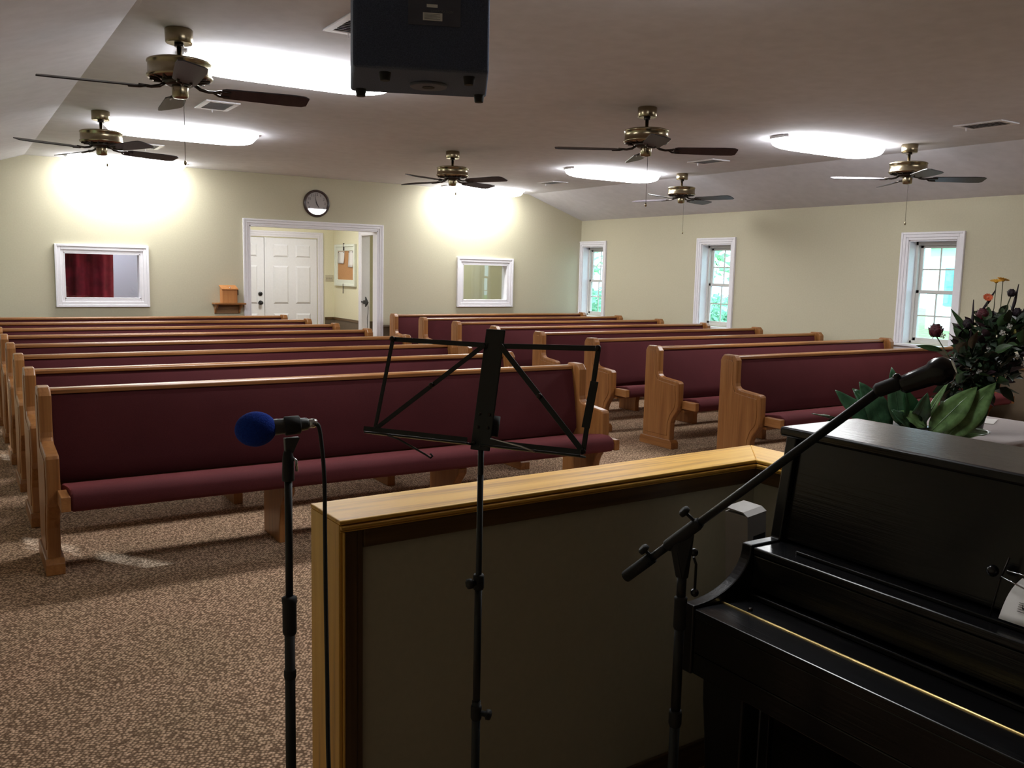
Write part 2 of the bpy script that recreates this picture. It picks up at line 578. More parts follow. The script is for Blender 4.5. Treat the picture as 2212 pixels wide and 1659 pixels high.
# double-hung windows
def hung_window(n, y0, y1, side, label):
    """side +1: right wall (glass further +x); -1: left wall"""
    face = W if side > 0 else XL
    cy = (y0 + y1) / 2
    r = empty('window_%d' % n, (face, cy, WZ[0]), label=label, cat='window', kind='structure')
    a, b_ = y0 - cy, y1 - cy
    H_ = WZ[1] - WZ[0]
    s = side

    def xb(mb, p0, p1, *rest):
        lo, hi = sorted((p0 * s, p1 * s))
        return mb.box(lo, hi, *rest)
    mbf = frame_ring(MB(), 'x', 0, a, b_, 0, H_, .084, .03, -s, bottom=False)
    mbf.build('window_casing', 'white_trim', r, .004)
    mb = MB()
    xb(mb, -.045, .16, a - .10, b_ + .10, -.028, -.001)
    mb.build('window_sill', 'white_trim', r, .005)
    mb = MB()
    xb(mb, -.026, -.001, a - .084, b_ + .084, -.085, -.029)
    xb(mb, -.016, -.001, a - .07, b_ + .07, -.105, -.085)
    mb.build('apron', 'white_trim', r, .004)
    mb = MB()
    xb(mb, -.002, .125, a + .0006, a + .012, 0, H_)
    xb(mb, -.002, .125, b_ - .012, b_ - .0006, 0, H_)
    xb(mb, -.002, .125, a, b_, H_ - .012, H_ - .0006)
    mb.build('window_jamb', 'white_trim', r)
    # vinyl frame
    mb = MB()
    for u0, u1, z0, z1 in ((a + .012, a + .04, 0, H_), (b_ - .04, b_ - .012, 0, H_), (a, b_, H_ - .05, H_ - .01), (a, b_, .0005, .03)):
        xb(mb, .11, .185, u0, u1, z0, z1)
    mb.build('window_frame', 'vinyl', r, .003)
    mid = H_ * .505
    for k, (z0, z1, d0) in enumerate(((mid - .02, H_ - .045, .155), (.028, mid + .02, .125))):
        q = empty('sash', (0, 0, 0)); q.parent = r
        mb = MB()
        w_ = .036
        for u0, u1, c, d in ((a + .04, a + .04 + w_, z0, z1), (b_ - .04 - w_, b_ - .04, z0, z1),
                             (a + .04, b_ - .04, z1 - w_, z1), (a + .04, b_ - .04, z0, z0 + w_)):
            xb(mb, d0, d0 + .028, u0, u1, c, d)
        mb.build('sash_frame', 'vinyl', q, .003)
        uc = (a + b_) / 2
        zc = (z0 + z1) / 2
        mb = MB(); xb(mb, d0 + .008, d0 + .02, uc - .007, uc + .007, z0 + w_, z1 - w_); mb.build('muntin', 'vinyl', q)
        mb = MB(); xb(mb, d0 + .009, d0 + .019, a + .04 + w_, b_ - .04 - w_, zc - .007, zc + .007); mb.build('muntin', 'vinyl', q)
        mb = MB(); xb(mb, d0 + .012, d0 + .016, a + .05, b_ - .05, z0 + .01, z1 - .01); mb.build('pane', 'glass', q)
    return r


hung_window(3, *WIN_R[0], 1, 'narrow sash window behind the flower bouquet')
hung_window(4, *WIN_R[1], 1, 'narrow sash window with tree trunk outside, middle of three')
hung_window(5, *WIN_R[2], 1, 'narrow sash window nearest the back corner')
for n, (a, b_) in enumerate(WIN_L):
    hung_window(6 + n, a, b_, -1, ('narrow sash window beside the front pew of the near block', 'narrow sash window in the middle of the near side wall', 'narrow sash window at the far end of the near side wall')[n])

# ------------------------------------------------------------------ rooms behind the back wall
YB = 14.4
LX0, LX1 = 2.75, 5.521
struct(MB().box(XL, 2.65, 13.4, 13.5, 0, 2.45), 'wall_nursery_back', 'blue_wall', 'pale blue wall behind the viewing window', 'wall')
struct(MB().box(2.65, LX0, D + .12, YB + .1, 0, 2.45), 'wall_lobby_left', 'lobby_wall', 'lobby side wall beside the nursery', 'wall')
struct(holed(MB(), 'y', LX0, W + .2, 0, 2.45, YB, YB + .1, [(3.38, 5.23, 0, 1.972)]), 'wall_lobby_back', 'lobby_wall', 'cream lobby wall round the white entrance doors', 'wall')
struct(holed(MB(), 'x', D + .12, YB, 0, 2.45, LX1, LX1 + .12, [(12.30, 13.19, 0, 2.03)]), 'wall_lobby_right', 'lobby_wall', 'cream lobby wall with bulletin board and doorway', 'wall')
struct(MB().box(XL - .2, W + .2, D + .12, YB + .1, 2.45, 2.55), 'ceiling_lobby', 'ceiling', 'ceiling of the lobby and back rooms', 'ceiling')
struct(MB().box(8.6, 8.7, D + .12, YB, 0, 2.45), 'wall_office_right', 'lobby_wall', 'end wall of the back room', 'wall')
struct(MB().box(6.2, 8.6, 13.1, 13.2, 0, 2.45), 'wall_office_back', 'lobby_wall', 'pale green back room wall seen through the viewing window', 'wall')
struct(MB().box(XL - .1, XL, D + .12, 13.5, 0, 2.45), 'wall_nursery_left', 'blue_wall', 'end wall of the nursery', 'wall')
struct(MB().box(LX1 - .012, LX1 - .001, 13.28, YB, 0, .64), 'trim_5', 'wainscot', 'brown wainscot under the bulletin board', 'wainscot')
struct(MB().box(5.36, LX1 - .012, YB - .012, YB - .001, 0, .64), 'trim_6', 'wainscot', 'brown wainscot beside the entrance doors', 'wainscot')
mbw = MB().box(LX1 - .024, LX1 - .001, 13.28, YB - .02, .64, .675).box(5.36, LX1 - .001, YB - .024, YB - .001, .64, .675)
struct(mbw, 'trim_7', 'casing_y', 'brown chair rail in the lobby corner', 'trim')
struct(MB().box(LX1 + .121, 6.2, 13.6, 13.61, 0, .64), 'trim_8', 'wainscot', 'brown wainscot seen through the lobby side door', 'wainscot')
struct(MB().box(LX1 + .12, 8.6, 13.61, 13.68, 0, 2.45), 'wall_hall_back', 'lobby_wall', 'cream wall seen through the lobby side door', 'wall')

# lobby side doorway casing
dr = empty('door_2', (LX1, 12.745, 0), label='white cased side doorway in the lobby', cat='doorway', kind='structure')
frame_ring(MB(), 'x', 0, -.445, .445, 0, 2.03, .085, .022, -1, bottom=False).build('casing', 'white_trim', dr, .003)
MB().box(-.01, .13, -.4445, -.43, 0, 2.03).box(-.01, .13, .43, .4445, 0, 2.03).box(-.01, .13, -.445, .445, 2.016, 2.0295).build('jamb', 'white_trim', dr)
frame_ring(MB(), 'x', .12, -.445, .445, 0, 2.03, .085, .022, 1, bottom=False).build('casing', 'white_trim', dr, .003)

# white six-panel entrance doors
def panel_door(n, x0, x1, label, knob_side):
    cx = (x0 + x1) / 2
    w = x1 - x0
    r = empty('door_%d' % n, (cx, YB, 0), label=label, cat='door', kind='structure')
    MB().box(-w / 2 + .003, w / 2 - .003, -.004, .04, .012, 1.968).build('leaf', 'white_door', r, .003)
    pw = (w - .115 * 2 - .12) / 2
    for sx in (-1, 1):
        px = sx * (pw / 2 + .06)
        for z0, z1 in ((.22, .74), (.90, 1.52), (1.66, 1.87)):
            o = .026
            mb = MB()
            a = [(px - pw / 2, z0), (px + pw / 2, z0), (px + pw / 2, z1), (px - pw / 2, z1)]
            b4 = [(px - pw / 2 + o, z0 + o), (px + pw / 2 - o, z0 + o), (px + pw / 2 - o, z1 - o), (px - pw / 2 + o, z1 - o)]
            vs = [(p[0], -.0045, p[1]) for p in a] + [(p[0], -.022, p[1]) for p in b4]
            mb.add(vs, [(0, 1, 5, 4), (1, 2, 6, 5), (2, 3, 7, 6), (3, 0, 4, 7), (4, 5, 6, 7), (3, 2, 1, 0)])
            mb.build('panel', 'white_door', r, .002)
    if knob_side:
        kx = knob_side * (w / 2 - .07)
        MB().lathe([(.036, 0), (.036, .008), (.014, .012), (.012, .035), (.028, .045), (.031, .06), (.022, .072), (.004, .075)], (kx, -.004, .915), (0, -1, 0), 18).build('knob', 'black_gloss', r)
        MB().lathe([(.034, 0), (.034, .012), (.026, .02), (.008, .022)], (kx, -.004, 1.06), (0, -1, 0), 18).build('deadbolt', 'black_gloss', r)
    return r


panel_door(3, 3.40, 4.335, 'white six panel entrance door with black knob and deadbolt', 1)
panel_door(4, 4.365, 5.225, 'white six panel entrance door without a knob', 0)
dr = empty('door_5', (4.3, YB, 0), label='white casing round the lobby entrance doors', cat='door frame', kind='structure')
frame_ring(MB(), 'y', 0, 3.38 - 4.3, 5.235 - 4.3, 0, 1.985, .095, .026, -1, bottom=False).build('casing', 'white_trim', dr, .003)
MB().box(.036, .064, -.02, .03, 0, 1.97).build('mullion', 'white_door', dr, .003)
MB().box(-.92, .935, .041, .09, .0, 1.985).build('leak_block', 'white_trim', dr)  # hidden slab added behind the leaves to stop light leaking past them

# lobby lamp, plus fill lamps added in the two viewing rooms
def dome_lamp(x, y, z, r_, mat, label):
    t = empty('ceiling_lamp', (x, y, z), label=label, cat='lamp')
    MB().lathe([(r_ + .02, 0), (r_ + .02, -.02), (r_, -.022)][::-1], n=28).build('base', 'white_trim', t)
    MB().lathe([(.01, -.09), (r_ * .5, -.082), (r_ * .85, -.055), (r_, -.022)], n=28).build('diffuser', mat, t)


dome_lamp(4.3, 13.1, 2.45, .20, 'lobby_diffuser', 'round lamp on the lobby ceiling')
dome_lamp(6.9, 12.5, 2.45, .16, 'backroom_diffuser', 'unseen fill lamp added in the room behind the right viewing window')
dome_lamp(1.6, 12.75, 2.45, .20, 'nursery_diffuser', 'unseen fill lamp added to brighten the nursery')

# curtain in the nursery
vs, fs = [], []
NF = 90
for j, z in enumerate((0.55, 1.1, 1.7, 2.15)):
    for i in range(NF + 1):
        u = i / NF
        x = .25 + 1.54 * u - .03 * (1 - j / 3)
        vs.append((x, .05 * math.sin(u * 40 + .6 * math.sin(u * 11)) + .02 * math.sin(u * 95), z))
for j in range(3):
    for i in range(NF):
        a = j * (NF + 1) + i
        fs.append((a, a + 1, a + NF + 2, a + NF + 1))
t = empty('curtain', (0, 12.25, 0), label='dark red curtain behind the viewing window', cat='curtain')
cpanel = MB().add(vs, fs, True).build('curtain_panel', 'drape', t)
sd = cpanel.modifiers.new('solid', 'SOLIDIFY'); sd.thickness = .006
MB().cyl((XL + .01, 0, 2.18), (2.64, 0, 2.18), .012).build('curtain_rod', 'bronze_dark', t)

# ------------------------------------------------------------------ outdoors beyond the windows
struct(MB().box(W + 6.5, 60, -40, 60, -.55, -.45), 'ground_lawn', 'grass', 'green lawn outside', 'lawn')
struct(MB().box(W + .25, W + 6.5, -40, 60, -.56, -.46), 'ground_drive', 'asphalt', 'grey paved drive outside', 'ground')
struct(MB().box(-60, XL - .25, -40, 60, -.55, -.45), 'ground_side', 'grass', 'green lawn on the other side', 'lawn')


def crown(t, c, r_, n, mat, leaf):
    """crown of many flat leaf tufts"""
    vs, fs = [], []
    for k in range(n):
        d = Vector((random.gauss(0, 1), random.gauss(0, 1), random.gauss(0, 1))).normalized()
        p = Vector(c) + Vector((d.x * r_[0], d.y * r_[1], d.z * r_[2])) * (random.random() ** .4)
        a = Vector((random.gauss(0, 1), random.gauss(0, 1), random.gauss(0, 1))).normalized()
        b2 = a.orthogonal().normalized()
        s_ = leaf * random.uniform(.6, 1.4)
        o = len(vs)
        vs += [p - a * s_, p + b2 * s_ * .45, p + a * s_, p - b2 * s_ * .45]
        fs.append((o, o + 1, o + 2, o + 3))
    o = MB().add(vs, fs).build('foliage', mat, t)
    o['kind'] = 'stuff'


def tree(x, y, h, r_trunk, label, cr_r, n, leaf, mat='tree_leaf', lean=0.0, low=1.6):
    t = empty('tree', (x, y, -.45), label=label, cat='tree')
    pts = [(lean * (k / 5) ** 2, .05 * math.sin(k), h * k / 5) for k in range(6)]
    MB().tube(pts, [r_trunk * (1.25 - .14 * k) for k in range(6)], 12).build('trunk', 'bark', t)
    crown(t, (lean + .1, -.1, h), cr_r, n, mat, leaf)


tree(19.2, 17.5, 4.0, .33, 'tree with purple grey trunk outside the middle window', (2.6, 2.4, 2.4), 900, .16)
tree(30.0, 31.0, 4.5, .3, 'leafy tree far outside the middle window', (3.2, 3.2, 3.0), 700, .26)
tree(21.0, 29.0, 3.6, .25, 'leafy tree outside the corner window', (2.4, 2.6, 2.0), 500, .22)
for k, (x, y, s_) in enumerate(((25, 24.2, 1.0), (23.5, 29.5, 1.1), (22, 21.0, .75))):
    t = empty('bush', (x, y, -.45), label=('low green bush on the lawn farthest from the windows', 'low green bush on the lawn outside the corner window', 'low green bush on the lawn outside the middle window')[k], cat='bush')
    MB().tube([(0, 0, 0), (0, 0, .5)], .05).build('stem', 'bark', t)
    crown(t, (0, 0, .6 * s_), (1.5 * s_, 1.7 * s_, .75 * s_), 700, 'hedge_leaf', .16)

# pale house across the lawn
hs = empty('house', (36, 15.0, -.45), math.radians(-20), label='white house with grey roof across the lawn', cat='house')
MB().box(-4, 4, -6, 6, 0, 3.4).build('house_body', 'siding', hs)
MB().prism([(-4.5, 3.4), (4.5, 3.4), (0, 5.6)], 'y', -6.4, 6.4).build('roof', 'roofing', hs)
for k in range(4):
    y = -4.6 + 3.0 * k
    wv = MB().box(-4.06, -3.98, y - .55, y + .55, 1.0, 2.5).build('window', 'teal_trim', hs)
    MB().box(-4.09, -4.061, y - .45, y + .45, 1.1, 2.4).build('pane', 'glass', wv)

def font_mesh(name, body, size, mat, parent, center_y=True, extrude=.0004):
    cu_ = bpy.data.curves.new(name, 'FONT')
    cu_.body = body; cu_.size = size; cu_.align_x = 'CENTER'; cu_.extrude = extrude
    cu_.align_y = 'CENTER' if center_y else 'TOP_BASELINE'
    tmp = bpy.data.objects.new(name + '_curve', cu_)
    me = bpy.data.meshes.new_from_object(tmp)
    bpy.data.objects.remove(tmp)
    me.name = name
    me.materials.clear(); me.materials.append(MATS[mat])
    o = bpy.data.objects.new(name, me); C.objects.link(o); o.parent = parent
    return o


# ================================================================== CEILING FIXTURES
def light_fixture(label):
    t = empty('fluorescent_light', label=label, cat='ceiling light', group='fluorescent ceiling lights')
    L_, w_ = 1.30, .43
    MB().box(-L_ / 2, L_ / 2, -.105, .105, -.021, 0).build('housing', 'white_trim', t, .004)
    # pillow shaped diffuser with rounded ends
    nx, ny = 26, 12
    vs, fs = [], []
    for i in range(nx + 1):
        u = -1 + 2 * i / nx
        ux = math.copysign(1 - (1 - abs(u)) ** 1.0, u)
        ex = (1 - abs(ux) ** 6) ** .5 if abs(ux) < 1 else 0
        half = w_ / 2 * max(.30, (1 - abs(ux) ** 7) ** .5)
        for j in range(ny + 1):
            v_ = -1 + 2 * j / ny
            ez = (1 - abs(v_) ** 3.0) ** .6 if abs(v_) < 1 else 0
            vs.append((ux * L_ / 2, v_ * half, -.022 - .078 * max(0.0, ez) * max(.0, ex) ** .8))
    for i in range(nx):
        for j in range(ny):
            a = i * (ny + 1) + j
            fs.append((a, a + 1, a + ny + 2, a + ny + 1))
    top = [(x, y, -.02) for x, y, z in vs]
    MB().add(vs, fs, True).build('diffuser', 'diffuser', t)
    for s_ in (-1, 1):
        MB().box(s_ * (L_ / 2 + .001) - .008, s_ * (L_ / 2 + .001) + .008, -.06, .06, -.022, 0).build('end_cap', 'white_trim', t, .004)
    return t


spots = [(1.84, 5.45, 'near white fluorescent ceiling light partly behind the hanging speaker'),
         (1.84, 8.47, 'white fluorescent ceiling light behind the second fan on the left'),
         (1.84, 11.40, 'white fluorescent ceiling light against the wall above the curtained viewing window'),
         (2.20, 2.40, 'white fluorescent ceiling light above the half wall'),
         (6.66, 2.30, 'white fluorescent ceiling light at the front on the right'),
         (6.66, 5.33, 'white fluorescent ceiling light beside the fan nearest the window wall'),
         (6.70, 8.42, 'white fluorescent ceiling light in the middle of the right side'),
         (6.66, 11.38, 'white fluorescent ceiling light against the wall above the green viewing window')]
fx0 = None
for x, y, lab in spots:
    if fx0 is None:
        fx0 = light_fixture(lab); o = fx0
    else:
        o = copy_tree(fx0)
    o.location = (x, y, ZC - .0005)
    o['label'] = lab
    if y < 3:      # front pair runs on one of its two tubes
        for ch in o.children:
            if ch.name.startswith('diffuser'):
                ch.data = ch.data.copy(); ch.data.materials[0] = MATS['half_lit_diffuser']


def ceiling_fan(name_label, chain):
    t = empty('ceiling_fan', label=name_label, cat='ceiling fan', group='brass ceiling fans')
    MB().lathe([(.064, -.072), (.068, -.066), (.070, -.004), (.066, 0)], n=28).build('canopy', 'brass', t)
    MB().lathe([(.024, -.088), (.024, -.072)], n=16).build('ball_joint', 'bronze_dark', t)
    MB().lathe([(.028, -.155), (.013, -.143), (.0125, -.08)], n=14).build('downrod', 'brass', t)
    mo = MB().lathe([(.095, -.256), (.155, -.252), (.163, -.244), (.163, -.236), (.157, -.232), (.157, -.176), (.162, -.172), (.160, -.164), (.145, -.158), (.03, -.153)], n=40).build('motor_housing', 'brass', t)
    for k in range(16):
        a = 2 * math.pi * k / 16
        mb = MB()
        p0 = Vector((.10 * math.cos(a), .10 * math.sin(a), -.2585)); p1 = Vector((.15 * math.cos(a + .15), .15 * math.sin(a + .15), -.2555))
        mb.tube([p0, p1], .0045, 5).build('vent_fin', 'bronze_dark', mo)
    MB().lathe([(.06, -.285), (.085, -.275), (.09, -.256)], n=28).build('flywheel', 'bronze_dark', t)
    MB().lathe([(.010, -.348), (.034, -.345), (.040, -.338), (.042, -.290), (.040, -.284)], n=24).build('switch_housing', 'brass', t)
    for k in range(4):
        a = math.pi / 2 * k
        M_ = Matrix.Rotation(a, 4, 'Z')
        # blade: rounded-corner plank with a twist of 13 degrees
        prof = [(.205, -.045), (.225, -.058), (.56, -.072), (.635, -.066), (.662, -.045), (.662, .050), (.640, .068), (.56, .072), (.225, .058), (.205, .045)]
        tw = math.radians(-13)
        vs = []
        for dz in (-.003, .003):
            for x, y in prof:
                vs.append(M_ @ Vector((x, y * math.cos(tw) - dz * math.sin(tw), -.300 + y * math.sin(tw) + dz * math.cos(tw))))
        n_ = len(prof)
        fs = [tuple(range(n_ - 1, -1, -1)), tuple(range(n_, 2 * n_))] + [(i, (i + 1) % n_, n_ + (i + 1) % n_, n_ + i) for i in range(n_)]
        bl = MB().add(vs, fs).build('blade', 'blade', t)
        mb = MB().tube([M_ @ Vector(p) for p in ((.07, 0, -.272), (.10, 0, -.292), (.14, 0, -.300), (.20, 0, -.296))], [.009, .009, .008, .008], 8)
        for yy in (-.03, .03):
            mb.tube([M_ @ Vector(p) for p in ((.165, 0, -.300), (.195, yy, -.303 - yy * .22), (.25, yy, -.305 - yy * .22))], .007, 6)
        mb.build('blade_iron', 'bronze_dark', bl)
    ch = MB().tube([(.03, -.02, -.344), (.031, -.02, -.344 - chain)], .0016, 5).build('pull_chain', 'bronze_dark', t)
    MB().lathe([(.002, -.030), (.007, -.024), (.008, -.012), (.003, 0)], (.031, -.02, -.344 - chain), n=10).build('pull_knob', 'brass', ch)
    return t


fan_spots = [(1.064, 4.955, 83, .31, 'large brass ceiling fan nearest the camera, beside the hanging speaker'),
             (1.090, 7.948, 21, .06, 'brass ceiling fan farther back on the left, above the curtained viewing window'),
             (4.394, 8.139, 22, .06, 'brass ceiling fan in the far middle, right of the clock'),
             (4.332, 5.075, 58, .33, 'brass ceiling fan in the near middle with long pull chain'),
             (7.413, 8.008, 17, .33, 'small looking brass ceiling fan far right above the middle side window'),
             (7.272, 4.947, 53, .33, 'brass ceiling fan nearest the window wall at the right')]
for x, y, ph, ch, lab in fan_spots:
    t = ceiling_fan(lab, ch)
    t.location = (x, y, ZC - .0005)
    t.rotation_euler = (0, 0, math.radians(ph))


def ceiling_vent(x, y, label):
    t = empty('ceiling_vent', (x, y, ZC - .0005), label=label, cat='vent', group='white ceiling vents')
    mb = MB()
    for a in ((-.125, -.085, -.19, .19), (.085, .125, -.19, .19), (-.085, .085, -.19, -.15), (-.085, .085, .15, .19)):
        mb.box(*a, -.010, 0)
    mb.build('frame', 'white_trim', t, .003)
    MB().box(-.085, .085, -.15, .15, -.003, 0).build('backing', 'bronze_dark', t)
    me = None
    for k in range(10):
        yy = -.135 + .03 * k
        mb = MB().hexa([(-.085, yy, -.010), (.085, yy, -.010), (.085, yy + .003, -.010), (-.085, yy + .003, -.010)],
                       [(-.085, yy + .010, -.003), (.085, yy + .010, -.003), (.085, yy + .013, -.003), (-.085, yy + .013, -.003)])
        mb.build('slat', 'white_trim', t)
    MB().box(-.004, .004, .15, .158, -.035, -.01).build('damper_lever', 'white_trim', t)


ceiling_vent(1.78, 7.05, 'white ceiling vent between the two fans on the left')
ceiling_vent(1.79, 4.30, 'white ceiling vent half hidden by the hanging speaker')
ceiling_vent(1.80, 9.92, 'white ceiling vent farthest back on the left')
ceiling_vent(6.81, 6.97, 'white ceiling vent between the two lights on the right')
ceiling_vent(6.76, 3.97, 'white ceiling vent in the upper right, near the window wall')
ceiling_vent(6.90, 9.97, 'white ceiling vent farthest back on the right')

# ================================================================== BACK WALL THINGS
# clock
ck = empty('wall_clock', (4.256, D - .0005, 2.362), label='round dark rimmed wall clock above the doorway', cat='clock')
R_ = .183
MB().lathe([(R_ - .032, .012), (R_ - .030, .034), (R_ - .018, .042), (R_ - .004, .034), (R_, .015), (R_, 0)][::-1], (0, 0, 0), (0, -1, 0), 48).build('rim', 'clock_rim', ck)
fo = MB().lathe([(R_ - .026, .0), (R_ - .026, .013)], (0, 0, 0), (0, -1, 0), 48).build('clock_face', 'clock_face', ck)
for k in range(1, 13):
    a = math.radians(90 - 30 * k)
    o = font_mesh('numeral', str(k), .046, 'ink', fo)
    o.location = (.118 * math.cos(a), -.0142, .118 * math.sin(a)); o.rotation_euler = (math.pi / 2, 0, 0)


def hand(name, ang, L_, w_, y):
    a = math.radians(90 - ang)
    d = Vector((math.cos(a), 0, math.sin(a))); n_ = Vector((-d.z, 0, d.x))
    b4 = [n_ * -w_ - d * .02, n_ * w_ - d * .02, n_ * w_ * .35 + d * L_, n_ * -w_ * .35 + d * L_]
    MB().hexa([(p.x, y, p.z) for p in b4], [(p.x, y - .002, p.z) for p in b4]).build(name, 'ink', ck)


hand('minute_hand', -13, .115, .0055, -.018)
hand('hour_hand', 150, .072, .0065, -.022)
MB().lathe([(R_ - .029, .031), (R_ - .029, .033)], (0, 0, 0), (0, -1, 0), 48).build('clock_glass', 'clock_glass', ck)

# shelf and suggestion box beside the doorway
sh = empty('wall_shelf', (3.045, D - .0005, .885), label='small dark wooden bracket shelf beside the doorway', cat='shelf')
MB().box(-.195, .205, -.165, 0, .118, .140).build('shelf_board', 'oak_x', sh, .006)
MB().box(-.15, .16, -.02, 0, .0, .118).build('back_board', 'shelf_wood', sh, .003)
for x in (-.155, .15):
    MB().prism([(-.14, .118), (0, .118), (0, 0.0), (-.03, .004), (-.055, .05), (-.12, .085)], 'x', x - .011, x + .011).build('bracket', 'oak_z', sh, .003)
sb = empty('suggestion_box', (3.045, D - .083, 1.0255), label='small orange oak suggestion box with sloping lid on the shelf', cat='box')
MB().prism([(-.065, 0), (.065, 0), (.065, .205), (-.065, .165)], 'x', -.095, .095).build('box_body', 'box_wood', sb, .003)
MB().prism([(-.080, .168), (.068, .213), (.068, .227), (-.080, .182)], 'x', -.105, .105).build('lid', 'box_wood', sb, .003)
MB().lathe([(.011, 0), (.011, .006), (.004, .008)], (.0, -.070, .195), (0, -.3, 1), 12).build('lock', 'chrome', sb)
MB().box(.106, .115, -.045, .03, .10, .17).build('latch', 'bronze_dark', sb, .002)

# bulletin board on the lobby side wall
bb = empty('bulletin_board', (LX1 - .0005, 13.83, 1.55), label='white framed cork bulletin board in the lobby', cat='board')
mb = MB()
for a in ((-.43, -.34, -.33, .33), (.34, .43, -.33, .33), (-.34, .34, -.33, -.235), (-.34, .34, .235, .33)):
    mb.box(-.03, 0, *a)
for a in ((-.44, -.40, -.34, .34), (.40, .44, -.34, .34), (-.40, .40, -.34, -.30), (-.40, .40, .30, .34)):
    mb.box(-.045, 0, *a)
mb.build('frame', 'board_frame', bb, .006)
MB().box(-.012, 0, -.34, .34, -.235, .235).build('cork_panel', 'cork', bb)
MB().box(-.048, -.03, .015, .03, .24, .36).build('hanger', 'bronze_dark', bb)
MB().tube([(-.047, .03, -.30), (-.047, .03, -.46)], .006, 6).build('hanging_cord', 'bronze_dark', bb)
for y0, y1, z0, z1, lab in ((.05, .325, .03, .225, 'square sheet of paper pinned to the corkboard, farther one'), (-.33, -.13, -.03, .23, 'long sheet of paper pinned to the corkboard, nearer one')):
    p = empty('paper_sheet', (LX1 - .014, 13.83, 1.55), label=lab, cat='paper', group='papers on the corkboard')
    vs, fs = [], []
    for j in range(6):
        zz = z1 + (z0 - z1) * j / 5
        vs += [(-.002 - .018 * (j / 5) ** 2, y0, zz), (-.002 - .012 * (j / 5) ** 2, y1, zz)]
    for j in range(5):
        fs.append((2 * j, 2 * j + 1, 2 * j + 3, 2 * j + 2))
    po = MB().add(vs, fs, True).build('sheet', 'paper', p)
    md = po.modifiers.new('solid', 'SOLIDIFY'); md.thickness = .001
    for yy in (y0 + .02, y1 - .02):
        MB().sphere((-.006, yy, z1 - .015), .007, 8, 6).build('push_pin', 'bronze_dark', p)
sw = empty('light_switch', (5.444, YB - .0005, 1.33), label='beige three gang switch plate beside the entrance doors', cat='switch')
MB().box(-.075, .068, -.007, 0, -.055, .055).build('plate', 'switch_plate', sw, .003)
for k in range(3):
    MB().box(-.055 + .048 * k - .006, -.055 + .048 * k + .006, -.02, -.007, -.012, .012).build('toggle', 'switch_plate', sw, .002)
# black arrow hanging in the lobby side doorway
ar = empty('arrow_sign', (LX1 - .006, 13.00, 0.98), label='black arrow shaped sign with dangling cord in the lobby side doorway', cat='sign')
ao = MB().prism([(.075, -.028), (.0, -.028), (.0, -.072), (-.10, 0), (.0, .085), (.0, .028), (.075, .028)], 'x', -.018, .0).build('arrow', 'black_rubber', ar, .002)
MB().tube([(-.01, -.08, -.02), (-.012, -.11, -.07), (-.012, -.10, -.16), (-.012, -.075, -.24), (-.012, -.085, -.36), (-.01, -.10, -.60)], .004, 6).build('cord', 'black_rubber', ar)
MB().box(-.006, .06, .06, .19, -.012, .012).build('mounting_arm', 'black_metal', ar)

# ================================================================== PEWS
def smooth_poly(pts, it=1):
    for _ in range(it):
        q = []
        for i in range(len(pts)):
            a, b2 = pts[i], pts[(i + 1) % len(pts)]
            q += [(a[0] * .75 + b2[0] * .25, a[1] * .75 + b2[1] * .25), (a[0] * .25 + b2[0] * .75, a[1] * .25 + b2[1] * .75)]
        pts = q
    return pts


END = [(.100, .06), (.100, .838), (.087, .862), (.066, .885), (-.040, .885), (-.060, .864), (-.075, .846), (-.076, .665), (-.082, .640), (-.098, .624), (-.122, .617),
       (-.315, .600), (-.336, .594), (-.346, .580), (-.348, .430), (-.346, .385), (-.336, .350), (-.308, .310), (-.276, .270), (-.258, .225), (-.254, .150), (-.256, .06)]
PL = 3.30


